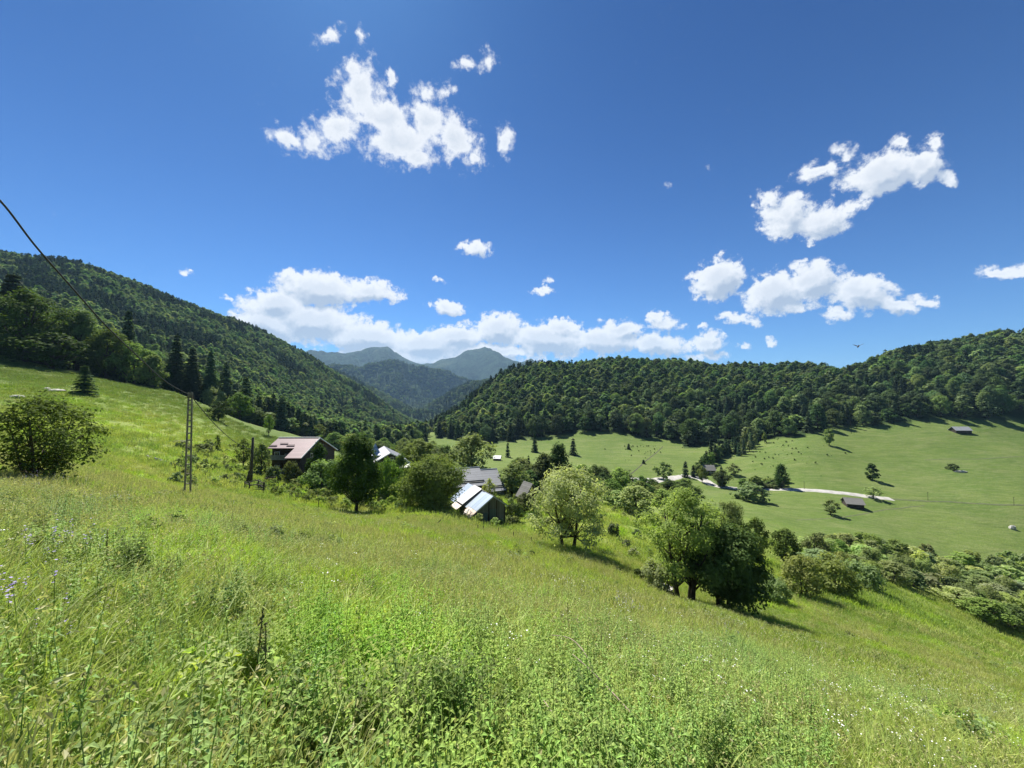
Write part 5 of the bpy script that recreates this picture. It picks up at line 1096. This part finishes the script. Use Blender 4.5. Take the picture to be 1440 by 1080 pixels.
pf = [weed_mesh(40 + i, .6, 4, .014, .06, [M['weed'], M['weed'], M['petal_purple']], stems=3, spread=.2, flower=(.006, 8, .012, .05)) for i in range(2)]
PX = [(60, 690, 16), (20, 700, 12), (100, 690, 14), (75, 830, 2), (90, 822, 2), (20, 950, 1.2), (5, 900, 1.2), (300, 672, 30), (325, 680, 30), (620, 752, 16), (700, 745, 16), (760, 775, 12), (230, 672, 20), (420, 705, 14), (540, 745, 14), (140, 720, 10), (850, 790, 10), (880, 870, 5), (1030, 905, 8)]
X = []; Y = []
for (a, b, s) in PX:
    p = hit(a, b); q = max(.15, p.y * s / 540 * 1.6); kx = 7 if s > 3 else 3; X += list(p.x + RS.normal(0, q, kx)); Y += list(p.y + RS.normal(0, q, kx))
X = np.array(X); Y = np.array(Y); n = len(X)
scatter('purple_wildflowers', pf, np.stack([X, Y, ground(X, Y)], 1), zrot(n), RS.uniform(.8, 1.3, n), RS.integers(0, 2, n), 'patches of pale purple wildflowers in the grass', 'wildflowers')
x, y = wedge(5200, 205, 300, .15, 1.45, 1.2); sx, sy = scr(x, y, ground(x, y)); k = ((np.hypot(sx - 910, (sy - 625) * 1.6) + RS.normal(0, 12, len(x)) < 26) | (np.hypot((sx - 1105) * .7, (sy - 638) * 1.6) + RS.normal(0, 16, len(x)) < 36) | (RS.random(len(x)) < .012)) & (RS.random(len(x)) < .2); k &= ~inpoly(x, y, WOOD_R)
x, y = x[k], y[k]; n = len(x); bs = [toned(tree_mesh(700 + i, 1.6, 2, .0, 160, .3, 7, 'round', trunk_r=.03, jag=.7), 'leaf_dark') for i in range(2)]
scatter('low_scrub', bs, np.stack([x, y, ground(x, y)], 1), zrot(n), RS.uniform(.2, .8, n) ** 1.3, RS.integers(0, 2, n), 'dotted low juniper like scrub on the valley fields', 'scrub')
x, y = wedge(2600, 2.5, 45, pw=1.4); k = fbm(x / 3, y / 3, 3, 77) > .22; x, y = x[k], y[k]; n = len(x)
scatter('herb_clumps', [toned(tree_mesh(720 + i, .45, .6, .0, 150, .055, 7, 'flat', trunk_r=.004, jag=.9), t) for i, t in enumerate(['leaf_mid', 'leaf_fresh', 'leaf_pale'])], np.stack([x, y, ground(x, y)], 1), zrot(n), RS.uniform(.6, 1.4, n), RS.integers(0, 3, n), 'scattered leafy herb clumps in the meadow', 'herbs')
X = []; Y = []
for (a, b, s, q) in ((372, 975, .11, 5), (350, 905, .16, 3), (600, 1030, .16, 9), (640, 1065, .2, 8), (500, 1065, .25, 9), (700, 1060, .25, 8), (440, 1075, .2, 7), (95, 800, .35, 10), (140, 830, .3, 8), (60, 780, .35, 7), (560, 1072, .2, 8), (830, 1040, .4, 8), (300, 1070, .2, 4), (980, 1050, .6, 9), (760, 1000, .4, 7)):
    p = hit(a, b, 1.2); X += list(p.x + RS.normal(0, s, q)); Y += list(p.y + RS.normal(0, s, q))
X = np.array(X); Y = np.array(Y); k = np.hypot(X, Y) > 1.6; X, Y = X[k], Y[k]; n = len(X)
lc = [weed_mesh(80 + i, .75, 12, .06, .12, [M['weed'], M['leaf_fresh']], stems=9, spread=.16) for i in range(2)] + [toned(tree_mesh(730, .5, .6, .0, 220, .06, 9, 'flat', trunk_r=.004, jag=.9), 'leaf_mid'), weed_mesh(85, .8, 14, .045, .10, [M['weed'], M['leaf_mid']], stems=9, spread=.14)]
scatter('leafy_clumps', lc, np.stack([X, Y, ground(X, Y)], 1), zrot(n), RS.uniform(.55, .92, n), RS.integers(0, 4, n), 'taller leafy weed clumps with dark gaps in the near grass', 'weeds')
# rough herbs and taller bushes round the village and on the break of the slope
hb = [toned(tree_mesh(710 + i, .9, 1.5, .0, 260, .13, 8, 'flat', trunk_r=.01, jag=.9), t) for i, t in enumerate(['leaf_light', 'leaf_mid', 'leaf_grey', 'leaf_light'])]
x, y = wedge(5200, 40, 110, -1.0, .75, 1.5); sx, sy = scr(x, y, ground(x, y))
k = ((sy < 745) & (sx > 360) & (sx < 840) & (y > 54)) | ((sx > 800) & (sx < 1150) & (y > 48) & (RS.random(len(x)) < .12)) | ((sx > 240) & (sx < 390) & (sy > 625) & (sy < 685) & (RS.random(len(x)) < .6))
k &= RS.random(len(x)) < .5; x, y = x[k], y[k]; n = len(x)
scatter('rough_herbs', hb, np.stack([x, y, ground(x, y)], 1), zrot(n), RS.uniform(.5, 1.5, n), RS.integers(0, 4, n), 'rough herbs and nettles round the village plots', 'undergrowth')
# haze
xs = np.abs(GX).max() + 50; zlo = float(GZ.min()) - 1.5; zhi = float(GZ.max()) + 20
hz = MB().box((0, 0, (zlo + zhi) / 2), (2 * xs, 2 * xs, zhi - zlo))
m, T = mat('haze_air'); pv = T.n('ShaderNodeVolumePrincipled', {'Color': (.42, .70, 1.0, 1), 'Density': 5.6e-5, 'Anisotropy': .1}); o_ = T.n('ShaderNodeOutputMaterial'); T.t.links.new(pv.outputs[0], o_.inputs['Volume'])
tag(hz.build('haze', m), kind='stuff')
